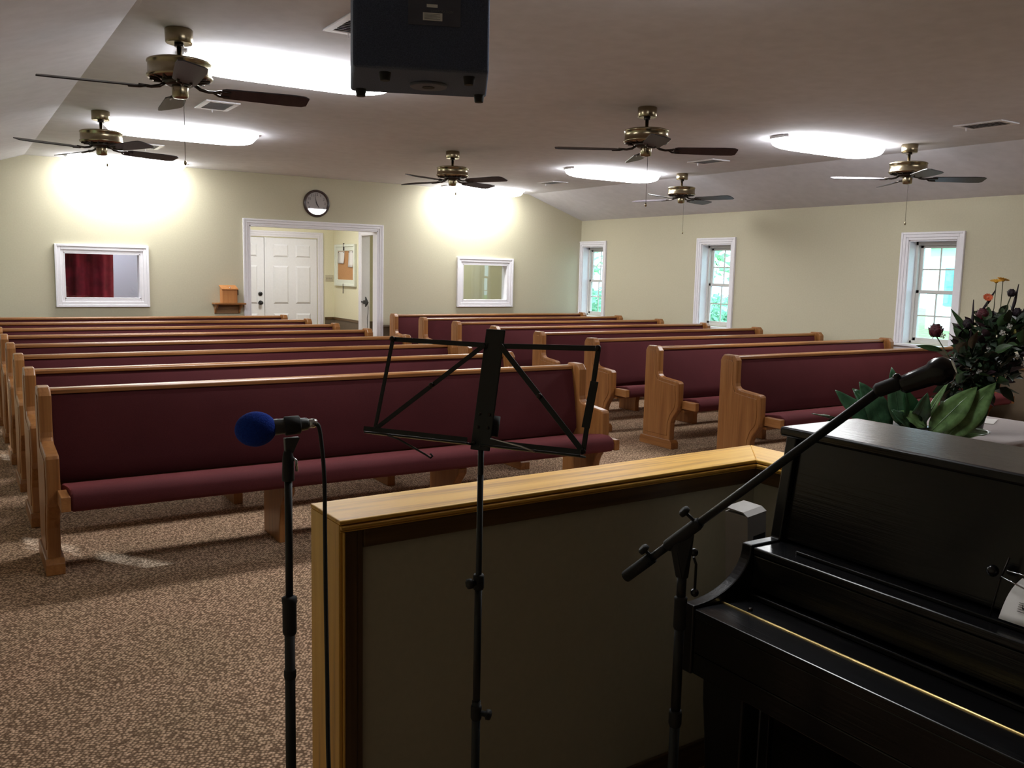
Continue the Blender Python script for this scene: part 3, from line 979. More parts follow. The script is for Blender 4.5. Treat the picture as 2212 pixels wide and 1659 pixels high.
def make_pew():
    t = empty('church_pew', cat='pew', group='burgundy upholstered pews', label='pew')
    for xc, s_ in ((0.0, -1), (PL, 1)):
        pn = MB().prism(END, 'x', xc - .03, xc + .03).build('end_panel', 'oak_z', t, .009, 3)
        MB().prism([(.125, 0), (.125, .055), (.110, .078), (-.272, .078), (-.295, .055), (-.295, 0)][::-1], 'x', xc - .042, xc + .042).build('base_moulding', 'oak_y', pn, .004)
        # raised face moulding on both faces following the outline
        inner = [(.062, .11), (.062, .80), (.045, .845), (-.022, .845), (-.040, .825), (-.044, .65), (-.075, .592), (-.13, .582), (-.300, .566), (-.312, .43), (-.300, .36), (-.25, .30), (-.222, .22), (-.220, .11)]
        for f0, f1 in (((xc - .034, xc - .0295),) if s_ < 0 else ((xc + .0295, xc + .034),)):
            MB().prism(inner, 'x', f0, f1).build('face_panel', 'oak_z', pn, .003)
    # back: cushion, board and top rail
    bk = [(-.030, .395), (-.062, .44), (-.058, .50), (.004, .815), (.018, .838), (.034, .842), (.058, .838), (-.012, .395)]
    MB().prism(bk, 'x', .031, PL - .031, True).build('back_cushion', 'burgundy', t, .006)
    MB().prism([(.060, .842), (.075, .842), (.004, .36), (-.012, .36)], 'x', .031, PL - .031).build('back_board', 'oak_x', t)
    MB().prism([(.006, .842), (.082, .842), (.084, .858), (.074, .870), (.018, .870), (.006, .862)], 'x', .031, PL - .031).build('top_rail', 'oak_x', t, .004)
    # seat
    seat = [(-.465, .350), (-.496, .356), (-.515, .378), (-.516, .415), (-.498, .442), (-.458, .456), (-.39, .453), (-.20, .424), (-.04, .392), (-.03, .365), (-.05, .350)]
    MB().prism(seat, 'x', .058, PL - .058, True).build('seat_cushion', 'burgundy', t, .012, 3)
    MB().prism([(-.36, .330), (-.36, .3495), (-.02, .3495), (-.02, .330)], 'x', .031, PL - .031).build('seat_board', 'oak_x', t)
    for xa, xb in ((.014, .055), (PL - .055, PL - .014)):
        MB().box(xa, xb, -.514, -.349, .362, .432).build('seat_end_block', 'oak_y', t, .004)
    for xc in (1.12, 2.18):
        MB().prism([(-.02, 0), (-.02, .3295), (-.40, .3295), (-.40, .30), (-.33, .22), (-.30, .10), (-.30, 0)], 'x', xc - .028, xc + .028).build('support_leg', 'oak_z', t, .004)
    return t


ORD = ['front', 'second', 'third', 'fourth', 'fifth', 'sixth', 'seventh', 'back']
proto = make_pew()
first = True
for bank, x0, y0, txt in (('left', .37, 4.939, 'near block on the left'), ('right', 5.282, 5.025, 'block on the right by the windows')):
    for i in range(8):
        o = proto if first else copy_tree(proto)
        first = False
        o.location = (x0, y0 + .917 * i, 0)
        row = {0: 'frontmost', 7: 'rearmost'}.get(i, ORD[i])
        o['label'] = 'burgundy oak pew, %s row of the %s' % (row, txt)

# ================================================================== HALF WALL RAIL
AL = math.radians(1.8)
rl = empty('half_wall', (.698, 1.788, 0), AL, label='cream half wall with golden oak cap enclosing the choir corner', cat='railing')
TZ = .953
LN, CWD = 1.352, .175      # inner length, cap width
RET = 2.3                  # length of the return beside the piano
# caps with mitred corner
MB().hexa([(0, 0, TZ - .010), (LN, 0, TZ - .010), (LN + CWD, CWD, TZ - .010), (0, CWD, TZ - .010)],
          [(0, 0, TZ), (LN, 0, TZ), (LN + CWD, CWD, TZ), (0, CWD, TZ)]).build('cap', 'cap_oak_x', rl, .003)
MB().hexa([(LN, -RET, TZ - .010), (LN + CWD, -RET, TZ - .010), (LN + CWD, CWD, TZ - .010), (LN, 0, TZ - .010)],
          [(LN, -RET, TZ), (LN + CWD, -RET, TZ), (LN + CWD, CWD, TZ), (LN, 0, TZ)]).build('cap', 'cap_oak_y', rl, .003)
# wall cores
MB().box(.02, LN + .155, .022, CWD - .02, 0, TZ - .0105).build('wall_core', 'wall', rl)
MB().box(LN + .022, LN + .155, -RET, .0215, 0, TZ - .0105).build('wall_core', 'wall', rl)
# end board
MB().box(.0, .008, .006, CWD - .004, 0, TZ - .0105).build('end_board', 'cap_oak_z', rl, .002)
# moulding strips under the cap, inside faces
for z0, z1, p in ((TZ - .022, TZ - .0125, -.004), (TZ - .0275, TZ - .0235, .001)):
    MB().box(.002, LN + p * 0 + .002, p, .0218, z0, z1).build('cove_moulding', 'cap_oak_x', rl, .003)
    MB().box(LN + p, LN + .0218, -RET, p, z0, z1).build('cove_moulding', 'cap_oak_y', rl, .003)
MB().box(.060, LN + .018, .008, .0218, TZ - .072, TZ - .0275).build('casing', 'casing_x', rl, .004)
MB().box(LN + .008, LN + .0218, -RET, .008, TZ - .072, TZ - .0275).build('casing', 'casing_y', rl, .004)
MB().box(.0082, .013, -.001, .0218, 0, TZ - .0276).build('casing_bead', 'cap_oak_z', rl, .002)
MB().box(.0132, .046, .004, .0218, 0, TZ - .0276).build('casing', 'casing_z', rl, .005)
MB().box(.046, .060, .009, .0218, 0, TZ - .0276).build('casing', 'casing_z', rl, .003)
MB().box(.060, LN + .02, .011, .0218, 0, .09).build('baseboard', 'casing_x', rl, .004)
MB().box(LN + .011, LN + .0218, -RET, .011, 0, .09).build('baseboard', 'casing_y', rl, .004)
MB().box(.02, LN + .155, CWD - .0198, CWD - .008, TZ - .105, TZ - .011).build('casing', 'casing_x', rl, .004)

# ================================================================== PIANO
pn = empty('upright_piano', (1.75, .73, 0), label='black upright piano with closed fallboard', cat='piano')
PY0, PY1 = -.73, .73       # local length along y
def px(x): return x - 1.75
# case sides with the scrolled key arms
side = [(px(1.765), 0), (px(2.045), 0), (px(2.045), 1.108), (px(1.775), 1.108), (px(1.737), .850), (px(1.635), .850)] + [(px(1.450 + .185 * math.cos(k * math.pi / 36)), .842 - .112 * math.sin(k * math.pi / 36)) for k in range(19)] + [(px(1.450), .560), (px(1.74), .560), (px(1.74), 0.0)]
side = [p for p in side if p != (px(1.765), 0)]
MB().prism(side, 'y', PY1 - .0, PY1 + .032).build('side_panel', 'ebony_z', pn, .004)
MB().prism(side, 'y', PY0 - .032, PY0).build('side_panel', 'ebony_z', pn, .004)
# lid
MB().box(px(1.752), px(2.055), PY0 - .036, PY1 + .036, 1.1085, 1.133).build('top_lid', 'ebony_y', pn, .007, 3)
# upper panel, sloping
MB().hexa([(px(1.752), PY0, .850), (px(1.775), PY0, .850), (px(1.775), PY1, .850), (px(1.752), PY1, .850)],
          [(px(1.790), PY0, 1.108), (px(1.815), PY0, 1.108), (px(1.815), PY1, 1.108), (px(1.790), PY1, 1.108)]).build('upper_panel', 'ebony_y', pn, .002)
# music shelf with a raised lip
shf = MB().box(px(1.640), px(1.775), PY0, PY1, .826, .845).build('music_shelf', 'ebony_y', pn, .004)
MB().box(px(1.688), px(1.697), PY0 + .12, PY1 - .09, .8455, .8535).build('page_ledge', 'ebony_y', shf, .002)
MB().box(px(1.642), px(1.66), PY0, PY1, .742, .8255).build('fall_back', 'ebony_y', pn, .003)
mo_ = MB().box(px(1.624), px(1.6415), PY0, PY1, .7225, .735).build('fall_moulding', 'ebony_y', pn, .003)
# fallboard: two flaps and the brass hinge
MB().box(px(1.548), px(1.66), PY0, PY1, .700, .722).build('fallboard', 'ebony_y', pn, .002)
MB().box(px(1.452), px(1.540), PY0, PY1, .700, .722).build('fallboard_flap', 'ebony_y', pn, .003)
MB().cyl((px(1.544), PY0, .7205), (px(1.544), PY1, .7205), .0042, n=10).build('brass_hinge', 'gold', pn)
MB().box(px(1.455), px(1.50), PY0, PY1, .615, .6995).build('key_slip', 'ebony_y', pn, .003)
MB().box(px(1.455), px(1.78), PY0, PY1, .562, .6145).build('keybed', 'ebony_y', pn, .003)
for y in (PY1 - .16, PY0 + .16):
    MB().lathe([(.006, 0), (.006, .004), (.003, .006)], (px(1.565), y + .09, .722), n=10).build('fall_button', 'bronze_dark', pn)
# lower case
MB().box(px(1.750), px(1.772), PY0, PY1, .10, .5615).build('lower_panel', 'ebony_y', pn, .003)
MB().box(px(1.74), px(1.78), PY0, PY1, .0, .0995).build('toe_rail', 'ebony_y', pn, .003)
MB().box(px(2.00), px(2.044), PY0, PY1, .02, 1.107).build('back_frame', 'ebony_z', pn)
for y in (PY1 - .085, PY0 + .035):
    leg = [(0, .5615), (.13, .5615), (.128, .50), (.118, .42), (.108, .30), (.104, .18), (.106, .05), (.106, .0), (.0, .0)]
    MB().prism([(p[0] - .06 + y - .0, p[1]) for p in leg], 'x', px(1.475), px(1.535)).build('leg', 'ebony_z', pn, .006)
for y in (.0, -.1, .1):
    MB().box(px(1.66), px(1.749), y - .02, y + .02, .045, .06).build('pedal', 'gold', pn, .006)

# sheet music on the shelf
sm = empty('sheet_music', (1.712, .74, .8545), label='white sheet of printed music leaning on the piano', cat='sheet music')
def page_pt(u, y):
    return (-.024 + .050 * u - .006 * math.sin(u * math.pi), y - .012 * u, .004 + .075 * u + .012 * math.sin(u * math.pi))
vs, fs = [], []
for j in range(9):
    for yy in (.140, -.09):
        vs.append(page_pt(j / 8, yy))
for j in range(8):
    fs.append((2 * j, 2 * j + 2, 2 * j + 3, 2 * j + 1))
so = MB().add(vs, fs, True).build('page', 'paper', sm)
md = so.modifiers.new('solid', 'SOLIDIFY'); md.thickness = .0008
for s_ in range(2):
    u0 = .22 + .42 * s_
    for l_ in range(5):
        x, y, z = page_pt(u0 + .04 * l_, 0)
        MB().box(x - .0019, x - .0012, -.075, .110, z - .0004, z + .0004).build('staff_line', 'ink', sm)
    for k in range(14):
        x, y, z = page_pt(u0 + random.uniform(0, .12), 0)
        y = .10 - .0125 * k
        MB().box(x - .0024, x - .0012, y - .002, y + .0015, z, z + .003).box(x - .0024, x - .0012, y + .001, y + .0016, z, z + .009).build('note', 'ink', sm)
# wire page clip leaning against the upper panel
wc = empty('wire_page_clip', (1.738, .885, .8455), label='thin wire page holder against the piano panel', cat='page holder')
MB().tube([(-.035, .02, .001), (-.01, .02, .075), (.008, .015, .12)], .0018, 6).build('wire_leg', 'bronze_dark', wc)
MB().tube([(-.032, -.06, .075), (-.03, -.02, .083), (-.025, .01, .088)], .0016, 6).build('wire_arm', 'chrome', wc)
MB().tube([(-.03, -.06, .105), (-.025, .0, .103)], .0014, 6).build('wire_arm', 'chrome', wc)
MB().sphere((-.012, .035, .09), .012, 12, 8).build('clamp_knob', 'black_gloss', wc)

# tall carton leaning in the corner behind the piano
cb = empty('carton_box', (1.905, 1.665, .0), 0, label='tall narrow white carton standing in the half wall corner', cat='box')
cb.rotation_euler = (0, math.radians(-5.2), math.radians(4))
s_ = .039
MB().box(-s_, s_, -s_, s_, .004, .868).build('carton_body', 'carton', cb, .001)
vs = []
fl = [(-s_, .869), (-s_ * .3, .876), (s_ * .5, .876), (s_ * 1.0, .870)]
MB().prism([(-s_ * 1.02, .868), (-s_ * .6, .878), (s_ * .6, .880), (s_, .880), (s_, .8765), (-s_ * .6, .8745), (-s_ * 1.02, .865)], 'x', -s_ - .001, s_ + .001).build('top_flap', 'carton', cb)
lb = MB().box(-s_ * .42, s_ * .85, -s_ - .0012, -s_ - .0002, .745, .808).build('printed_label', 'ink', cb)
for k in (0, 1):
    MB().box(-s_ * .15 + .026 * k, -s_ * .15 + .026 * k + .014, -s_ - .0018, -s_ - .0012, .752, .764).build('label_mark', 'label_grey', lb)

# ================================================================== STANDS IN THE FOREGROUND
def tripod(mb_parent, z0, r_, mat='black_metal'):
    for k in range(3):
        a = 2 * math.pi * k / 3 + .5
        o = MB().tube([(.012 * math.cos(a), .012 * math.sin(a), z0), (r_ * .9 * math.cos(a), r_ * .9 * math.sin(a), .03), (r_ * math.cos(a), r_ * math.sin(a), .012)], .008, 8).build('leg', mat, mb_parent)
        MB().sphere((r_ * math.cos(a), r_ * math.sin(a), .011), .011, 10, 6).build('rubber_foot', 'black_rubber', o)


# round-base microphone stand with the blue foam microphone
ms = empty('microphone_stand', (.566, 1.734, 0), label='straight black microphone stand beside the half wall end', cat='microphone stand')
MB().lathe([(.125, 0), (.127, .008), (.115, .022), (.03, .035), (.02, .05)], n=36).build('base', 'black_metal', ms)
MB().cyl((0, 0, .03), (0, 0, .80), .0108).build('lower_tube', 'black_metal', ms)
MB().lathe([(.0125, .742), (.0145, .748), (.0145, .808), (.0155, .812), (.0155, .822), (.009, .826)], n=20).build('clutch', 'black_rubber', ms)
MB().lathe([(.0115, .645), (.0128, .65), (.0128, .662), (.0115, .665)], n=16).build('cable_clip', 'black_rubber', ms)
MB().cyl((0, 0, .80), (0, 0, 1.075), .0078).build('upper_tube', 'black_metal', ms)
cl = MB().lathe([(.012, 1.070), (.0125, 1.075), (.0115, 1.115), (.0095, 1.128), (.006, 1.135)], n=16).build('clip_swivel', 'black_rubber', ms)
MB().tube([(.008, -.004, 1.118), (.014, -.008, 1.112), (.015, -.009, 1.09)], .003, 6).build('wing_screw', 'chrome', cl)
MB().hexa([(-.006, -.005, 1.118), (.006, -.005, 1.118), (.006, .005, 1.118), (-.006, .005, 1.118)], [(-.008, -.007, 1.159), (.024, -.007, 1.159), (.024, .007, 1.159), (-.008, .007, 1.159)]).build('clip_neck', 'mic_grey', ms, .002)
# microphone: axis from tail (right) to foam ball (left)
A_ = Vector((.612, 1.738, 1.184)); B_ = Vector((.507, 1.755, 1.178))
mc = empty('microphone', tuple(A_), label='microphone with bright blue foam windscreen on the straight stand', cat='microphone')
dv = (B_ - A_)
MB().lathe([(.0095, 0), (.0125, .004), (.0145, .03), (.0165, .07), (.0175, .085)], (0, 0, 0), dv, 20).build('mic_body', 'mic_grey', mc)
MB().lathe([(.0165, .018), (.0188, .020), (.0196, .048), (.0178, .050)], (0, 0, 0), dv, 20).build('mic_clip', 'black_rubber', mc)
fm = MB()
fm.sphere((0, 0, 0), .038, 24, 16, (1.0, 1.0, 1.0))
fo = fm.build('foam_windscreen', 'blue_foam', mc)
fo.location = dv * 1.0
fo.rotation_euler = dv.to_track_quat('X', 'Z').to_euler()
fo.scale = (1.08, .94, .93)
MB().lathe([(.0075, -.016), (.0095, -.010), (.0095, .002)], (0, 0, 0), dv, 14).build('connector', 'chrome', mc)
# cable
pts = [(.624, 1.736, 1.184), (.630, 1.731, 1.178), (.632, 1.722, 1.150), (.630, 1.70, 1.08), (.622, 1.675, .97), (.610, 1.64, .84), (.592, 1.585, .69), (.575, 1.535, .56), (.57, 1.50, .42), (.58, 1.47, .25), (.60, 1.45, .10), (.63, 1.42, .02), (.72, 1.36, .008), (.85, 1.30, .006)]
def catmull(p, n=6):
    p = [Vector(q) for q in p]
    out = []
    for i in range(len(p) - 1):
        a, b2, c, d = p[max(i - 1, 0)], p[i], p[i + 1], p[min(i + 2, len(p) - 1)]
        for k in range(n):
            t_ = k / n
            out.append(.5 * ((2 * b2) + (c - a) * t_ + (2 * a - 5 * b2 + 4 * c - d) * t_ ** 2 + (3 * b2 - a - 3 * c + d) * t_ ** 3))
    out.append(p[-1])
    return out


o = MB().tube(catmull(pts), .0043, 8).build('microphone_cable', 'black_rubber')
tag(o, 'black microphone cable hanging beside the straight stand', 'cable')

# folding music stand
WD = Vector((.55, -.83, 0)).normalized()
ND = Vector((.83, .55, 0)).normalized()
UD = (Vector((0, 0, 1)) * math.cos(math.radians(15)) + ND * math.sin(math.radians(15)))
mst = empty('music_stand', (.902, 1.532, 0), label='black folding music stand with open wire frame desk', cat='music stand')
Pb = Vector((0, 0, 1.152))


def dp(w, u, n_=0.0):
    return Pb + WD * w + UD * u + (ND * math.cos(math.radians(15)) - Vector((0, 0, 1)) * math.sin(math.radians(15))) * n_


def bar(p, q, half, th, name, par, mat='black_metal'):
    """flat strip lying in the desk plane from p to q (desk coords)"""
    p2, q2 = Vector(p), Vector(q)
    d = (q2 - p2).normalized(); n_ = Vector((-d.y, d.x)) * half
    e = d * half * .7
    cs = [p2 - e - n_, q2 + e - n_, q2 + e + n_, p2 - e + n_]
    lo = th[0]; hi = th[1]
    mb = MB().hexa([dp(c.x, c.y, lo) for c in cs], [dp(c.x, c.y, hi) for c in cs])
    return mb.build(name, mat, par, .0015)


# centre plate
pl = [(-.022, -.012), (.022, -.012), (.022, .240), (-.022, .240)]
cp = MB().hexa([dp(a, b2, -.004) for a, b2 in pl], [dp(a, b2, .0) for a, b2 in pl]).build('centre_plate', 'black_metal', mst, .002)
for a, b2 in ((-.010, .035), (.012, .035), (-.010, .062), (.012, .062), (-.016, .202), (.016, .202), (-.014, .002), (.012, .0)):
    MB().lathe([(.0035, 0), (.003, .002), (.001, .0025)], dp(a, b2, -.0042), dp(0, 0, -1) - dp(0, 0, 0), 10).build('rivet', 'bronze_dark', cp)
bar((-.016, .205), (-.240, .206), .0052, (-.006, -.004), 'upper_bar', mst)
bar((.016, .205), (.228, .212), .0056, (-.006, -.004), 'upper_bar', mst)
bar((-.240, .206), (-.252, .006), .0048, (-.008, -.006), 'side_bar', mst)
bar((.228, .212), (.222, .008), .0052, (-.008, -.006), 'side_bar', mst)
bar((.228, .14), (.222, .06), .0085, (-.0095, -.008), 'side_bar', mst)
bar((-.020, .203), (-.252, .006), .0052, (-.0100, -.008), 'diagonal_bar', mst)
bar((.020, .203), (.222, .008), .0058, (-.0100, -.008), 'diagonal_bar', mst)
for a, b2 in ((-.240, .206), (.228, .212), (-.252, .006), (.222, .008), (-.128, .112), (.118, .108)):
    MB().lathe([(.006, 0), (.0055, .003), (.002, .004)], dp(a, b2, -.010), dp(0, 0, -1) - dp(0, 0, 0), 12).build('pivot_rivet', 'bronze_dark', mst)
# ledge in two halves, projecting towards the reader
for a, b2 in ((-.262, -.016), (.016, .226)):
    cs = [(a, -.004, -.034), (b2, -.004, -.034), (b2, -.004, .002), (a, -.004, .002)]
    MB().hexa([dp(*c) for c in cs], [dp(c[0], .000, c[2]) for c in cs]).build('ledge', 'black_metal', mst, .001)
    MB().hexa([dp(a, 0, -.036), dp(b2, 0, -.036), dp(b2, 0, -.0335), dp(a, 0, -.0335)], [dp(a, .010, -.036), dp(b2, .010, -.036), dp(b2, .010, -.0335), dp(a, .010, -.0335)]).build('ledge_lip', 'black_metal', mst)
MB().tube([dp(-.20, -.004, -.036), dp(-.17, -.010, -.038), dp(-.10, -.035, -.042), dp(-.088, -.040, -.043), dp(-.084, -.036, -.043), dp(-.090, -.032, -.043)], .0022, 6).build('page_retainer', 'black_metal', mst)
MB().tube([dp(.035, .012, -.034), dp(.10, .004, -.036), dp(.135, -.004, -.036)], .0022, 6).build('page_retainer', 'chrome', mst)
MB().cyl(dp(0.02, .02, .012), dp(0.02, .062, .012), .009, n=14).build('tilt_knob', 'black_rubber', mst)
MB().cyl((0, 0, 1.02), (0, 0, 1.150), .0062).build('top_tube', 'black_metal', mst)
MB().cyl((0, 0, .62), (0, 0, 1.09), .0063).build('upper_tube', 'black_metal', mst)
MB().cyl((0, 0, .52), (0, 0, .875), .0078).build('middle_tube', 'black_metal', mst)
MB().cyl((0, 0, .06), (0, 0, .60), .0092).build('lower_tube', 'black_metal', mst)
for z, sx in ((.862, -1), (.575, 1)):
    k_ = MB().lathe([(.0105, z - .016), (.0118, z - .012), (.0118, z + .012), (.010, z + .016)], n=16).build('clamp_collar', 'black_rubber', mst)
    MB().lathe([(.006, 0), (.006, .010), (.011, .012), (.011, .020), (.004, .022)], (cr.x * sx * .008, cr.y * sx * .008 - .006, z), (cr.x * sx, cr.y * sx - .6, 0), 8).build('thumb_screw', 'black_rubber', k_)
tripod(mst, .30, .24)

# boom microphone stand by the piano
bm = empty('boom_stand', (1.237, 1.283, 0), label='black boom microphone stand reaching over the piano', cat='microphone stand')
def bl_(x, y, z): return Vector((x - 1.237, y - 1.283, z))
tripod(bm, .22, .20)
MB().cyl((0, 0, .04), (0, 0, .60), .0105).build('lower_tube', 'black_metal', bm)
MB().lathe([(.0118, .570), (.0135, .576), (.0135, .598), (.012, .606)], n=16).build('cable_clip', 'black_rubber', bm)
MB().cyl((0, 0, .59), (0, 0, .80), .0102).build('middle_tube', 'black_metal', bm)
MB().lathe([(.0115, .782), (.0132, .786), (.0132, .845), (.0138, .848), (.010, .852)], n=18).build('clutch', 'black_rubber', bm)
MB().cyl((0, 0, .84), (0, 0, .900), .0098).build('upper_tube', 'black_metal', bm)
b0, b1 = bl_(1.198, 1.412, .860), bl_(1.345, .933, 1.318)
bd = (b1 - b0).normalized()
MB().cyl(b0 + bd * .06, b1, .0080).build('boom_arm', 'black_metal', bm)
ck0 = b0 + bd * .185
MB().cyl(b0, b0 + bd * .085, .0125, .0125).build('counterweight', 'black_rubber', bm)
MB().cyl(b0 + bd * .075, b0 + bd * .13, .0085).build('boom_tail', 'black_metal', bm)
cn = MB().lathe([(.010, 0), (.0128, .004), (.0128, .09), (.010, .10)], b0 + bd * .130, bd, 16).build('boom_clutch', 'black_rubber', bm)
MB().hexa([(-.010, -.010, .890), (.010, -.010, .890), (.010, .010, .890), (-.010, .010, .890)],
          [tuple(b0 + bd * .160 + Vector((-.010, -.008, -.006))), tuple(b0 + bd * .200 + Vector((.008, -.008, -.006))), tuple(b0 + bd * .200 + Vector((.008, .012, -.006))), tuple(b0 + bd * .160 + Vector((-.010, .012, -.006)))]).build('boom_bracket', 'black_rubber', bm, .004)
up_ = bd.cross(Vector((-.53, -.83, .1))).normalized()
if up_.z < 0:
    up_ = -up_
for t_, L_ in ((.222, .030), (.085, .018)):
    p = b0 + bd * t_
    k_ = MB().cyl(p, p + up_ * L_, .0035).build('set_screw', 'black_metal', bm)
    MB().lathe([(.006, 0), (.012, .002), (.012, .010), (.008, .013)], p + up_ * L_, up_, 12).build('screw_knob', 'black_rubber', k_)
q = cr * .022
MB().tube([(q.x, q.y, .935), (q.x * 1.25, q.y * 1.25, .92), (q.x * 1.25, q.y * 1.25, .868)], .0028, 8).build('t_handle', 'black_metal', bm)
for z, k in ((.945, 1.0), (.860, 1.25)):
    MB().sphere((q.x * k, q.y * k, z), .0088, 12, 8).build('handle_ball', 'black_gloss', bm)
# microphone on the boom
m0, m1 = Vector((1.345, .933, 1.318)), Vector((1.379, .860, 1.358))
bmic = empty('microphone', tuple(m0), label='black microphone at the end of the boom in front of the flowers', cat='microphone')
md_ = (m1 - m0).normalized()
side_ = md_.cross(cf).normalized()
if side_.z > 0:
    side_ = -side_
MB().lathe([(.0088, -.012), (.0125, -.006), (.0125, .030), (.010, .036)], (0, 0, 0), md_, 18).build('mic_clip', 'black_rubber', bmic)
MB().lathe([(.010, .028), (.0155, .034), (.0165, .050), (.0185, .080), (.0225, .086), (.024, .096), (.022, .108), (.012, .118)], tuple(side_ * .006), md_, 24).build('mic_body', 'black_gloss', bmic)
MB().sphere(-side_ * .010 + md_ * .030, .007, 10, 8).build('clip_hinge', 'black_gloss', bmic)

# ================================================================== HANGING LOUDSPEAKER
SW = Vector((.915, -.403, 0)).normalized()
SF = Vector((.403, .915, 0)).normalized()
fl_, fr_ = Vector((1.089, 2.675, 2.050)), Vector((1.403, 2.386, 2.020))
fc_ = (fl_ + fr_) / 2
sp = empty('loudspeaker', (fc_.x, fc_.y, 2.035), label='dark navy loudspeaker hanging from the ceiling, back towards the camera', cat='loudspeaker')


def spk(w, d, z):
    return SW * w + SF * d + Vector((0, 0, z))


FW, BW, DP, HH = .207, .182, -.34, .640
tiltz = -.03          # front edge a little lower on the right
b4 = [spk(-BW - .008, DP, 0), spk(BW - .008, DP, 0), spk(FW, 0, 0), spk(-FW, 0, 0)]
t4 = [spk(-BW - .008, DP + .02, HH), spk(BW - .008, DP + .02, HH), spk(FW, .03, HH), spk(-FW, .03, HH)]
MB().hexa(b4, t4).build('cabinet', 'speaker_carpet', sp, .010, 3)
gr = [spk(-FW + .02, .001, .03), spk(FW - .02, .001, .02), spk(FW - .02, .018, .02), spk(-FW + .02, .018, .03)]
MB().hexa(gr, [p + SF * .028 + Vector((0, 0, HH - .06)) for p in gr]).build('grille', 'black_metal', sp, .003)
for w, d, z in ((-.105, -.29, .0), (.125, -.29, .0), (-.175, -.045, .0), (.180, -.045, .0)):
    MB().lathe([(.0125, -.022), (.0135, -.020), (.0165, 0), (.0165, .006)], spk(w, d, z), (0, 0, 1), 16).build('rubber_foot', 'black_rubber', sp)
cpz = spk(.02, -.16, -.002)
cup = MB().lathe([(.052, -.006), (.054, -.003), (.054, .006)], cpz, (0, 0, 1), 32).build('pole_socket', 'speaker_plate', sp)
MB().lathe([(.018, -.0075), (.018, -.004)], cpz, (0, 0, 1), 24).build('socket_hole', 'black_rubber', cup)


def backbox(name, w0, w1, z0, z1, d0, d1, mat, par, bv=0.0):
    def sl(z): return DP + .02 * z / HH
    b_ = [spk(w0, sl(z0) - d1, z0), spk(w1, sl(z0) - d1, z0), spk(w1, sl(z0) - d0, z0), spk(w0, sl(z0) - d0, z0)]
    t_ = [spk(w0, sl(z1) - d1, z1), spk(w1, sl(z1) - d1, z1), spk(w1, sl(z1) - d0, z1), spk(w0, sl(z1) - d0, z1)]
    return MB().hexa(b_, t_).build(name, mat, par, bv)


bp = backbox('jack_plate', -.045, .095, .118, .40, .0, .003, 'speaker_plate', sp, .001)
backbox('label_plate', -.006, .046, .130, .150, .003, .0045, 'label_grey', bp)
backbox('label_plate', .004, .033, .164, .172, .003, .0045, 'label_grey', bp)
for k in range(5):
    backbox('label_print', -.002, .040 - .008 * (k % 2), .1335 + .003 * k, .1343 + .003 * k, .0046, .005, 'text_grey', bp)
o = font_mesh('lettering', 'CORPORATION', .0085, 'text_grey', bp, extrude=.0002)
zz = .1545
pos = spk(.045, DP + .02 * zz / HH - .0045, zz)
Mx = Matrix((( SW.x, 0, -SF.x, pos.x), (SW.y, 0, -SF.y, pos.y), (0, 1, 0, pos.z), (0, 0, 0, 1)))
o.matrix_local = Mx
MB().tube([spk(-.12, -.10, HH), spk(-.12, -.10, ZC - 2.035)], .006, 8).build('hanging_bracket', 'black_metal', sp)
MB().tube([spk(.12, -.10, HH), spk(.12, -.10, ZC - 2.035)], .006, 8).build('hanging_bracket', 'black_metal', sp)

# ================================================================== FLOWER TABLE BEHIND THE PIANO
TX0, TX1, TY0, TY1, TT = 3.66, 4.86, 2.20, 2.86, .762
tb = empty('flower_table', ((TX0 + TX1) / 2, (TY0 + TY1) / 2, 0), label='cloth covered table behind the piano', cat='table')
hx, hy = (TX1 - TX0) / 2, (TY1 - TY0) / 2
MB().box(-hx, hx, -hy, hy, TT - .03, TT).build('table_top', 'table_wood', tb, .004)
for sx in (-1, 1):
    for sy in (-1, 1):
        MB().box(sx * (hx - .06) - .03, sx * (hx - .06) + .03, sy * (hy - .06) - .03, sy * (hy - .06) + .03, 0, TT - .0305).build('leg', 'table_wood', tb, .004)
tc_ = empty('tablecloth', ((TX0 + TX1) / 2, (TY0 + TY1) / 2, TT + .0005), label='mauve beige cloth draped over the flower table', cat='tablecloth')
vs, fs = [], []
N_ = 88
per = []
for k in range(N_):
    t_ = k / N_ * 4
    e, u = int(t_), t_ - int(t_)
    cx_, cy_ = hx + .008, hy + .008
    p = [(-cx_ + 2 * cx_ * u, -cy_), (cx_, -cy_ + 2 * cy_ * u), (cx_ - 2 * cx_ * u, cy_), (-cx_, cy_ - 2 * cy_ * u)][e]
    nrm = [(0, -1), (1, 0), (0, 1), (-1, 0)][e]
    per.append((p, nrm, k))
for (p, nrm, k) in per:
    vs.append((p[0] * .985, p[1] * .975, .003))
for row, (zz, amp, off) in enumerate(((0.0, 0, .0), (-.012, 0, .006), (-.10, .010, .012), (-.24, .022, .02))):
    for (p, nrm, k) in per:
        w_ = off + amp * math.sin(k * 1.1)
        vs.append((p[0] + nrm[0] * w_, p[1] + nrm[1] * w_, zz))
fs.append(tuple(range(N_)))
for r_ in range(4):
    for k in range(N_):
        l = (k + 1) % N_
        fs.append((r_ * N_ + l, r_ * N_ + k, (r_ + 1) * N_ + k, (r_ + 1) * N_ + l))
MB().add(vs, fs, True).build('cloth', 'cloth', tc_)
tabletop = TT + .0045
o = MB().box(-.10, .10, -.07, .07, 0, .002).build('paper_sheet', 'paper')
o.location = (4.66, 2.62, tabletop); o.rotation_euler = (0, 0, .4)
tag(o, 'small white paper lying on the flower table', 'paper')


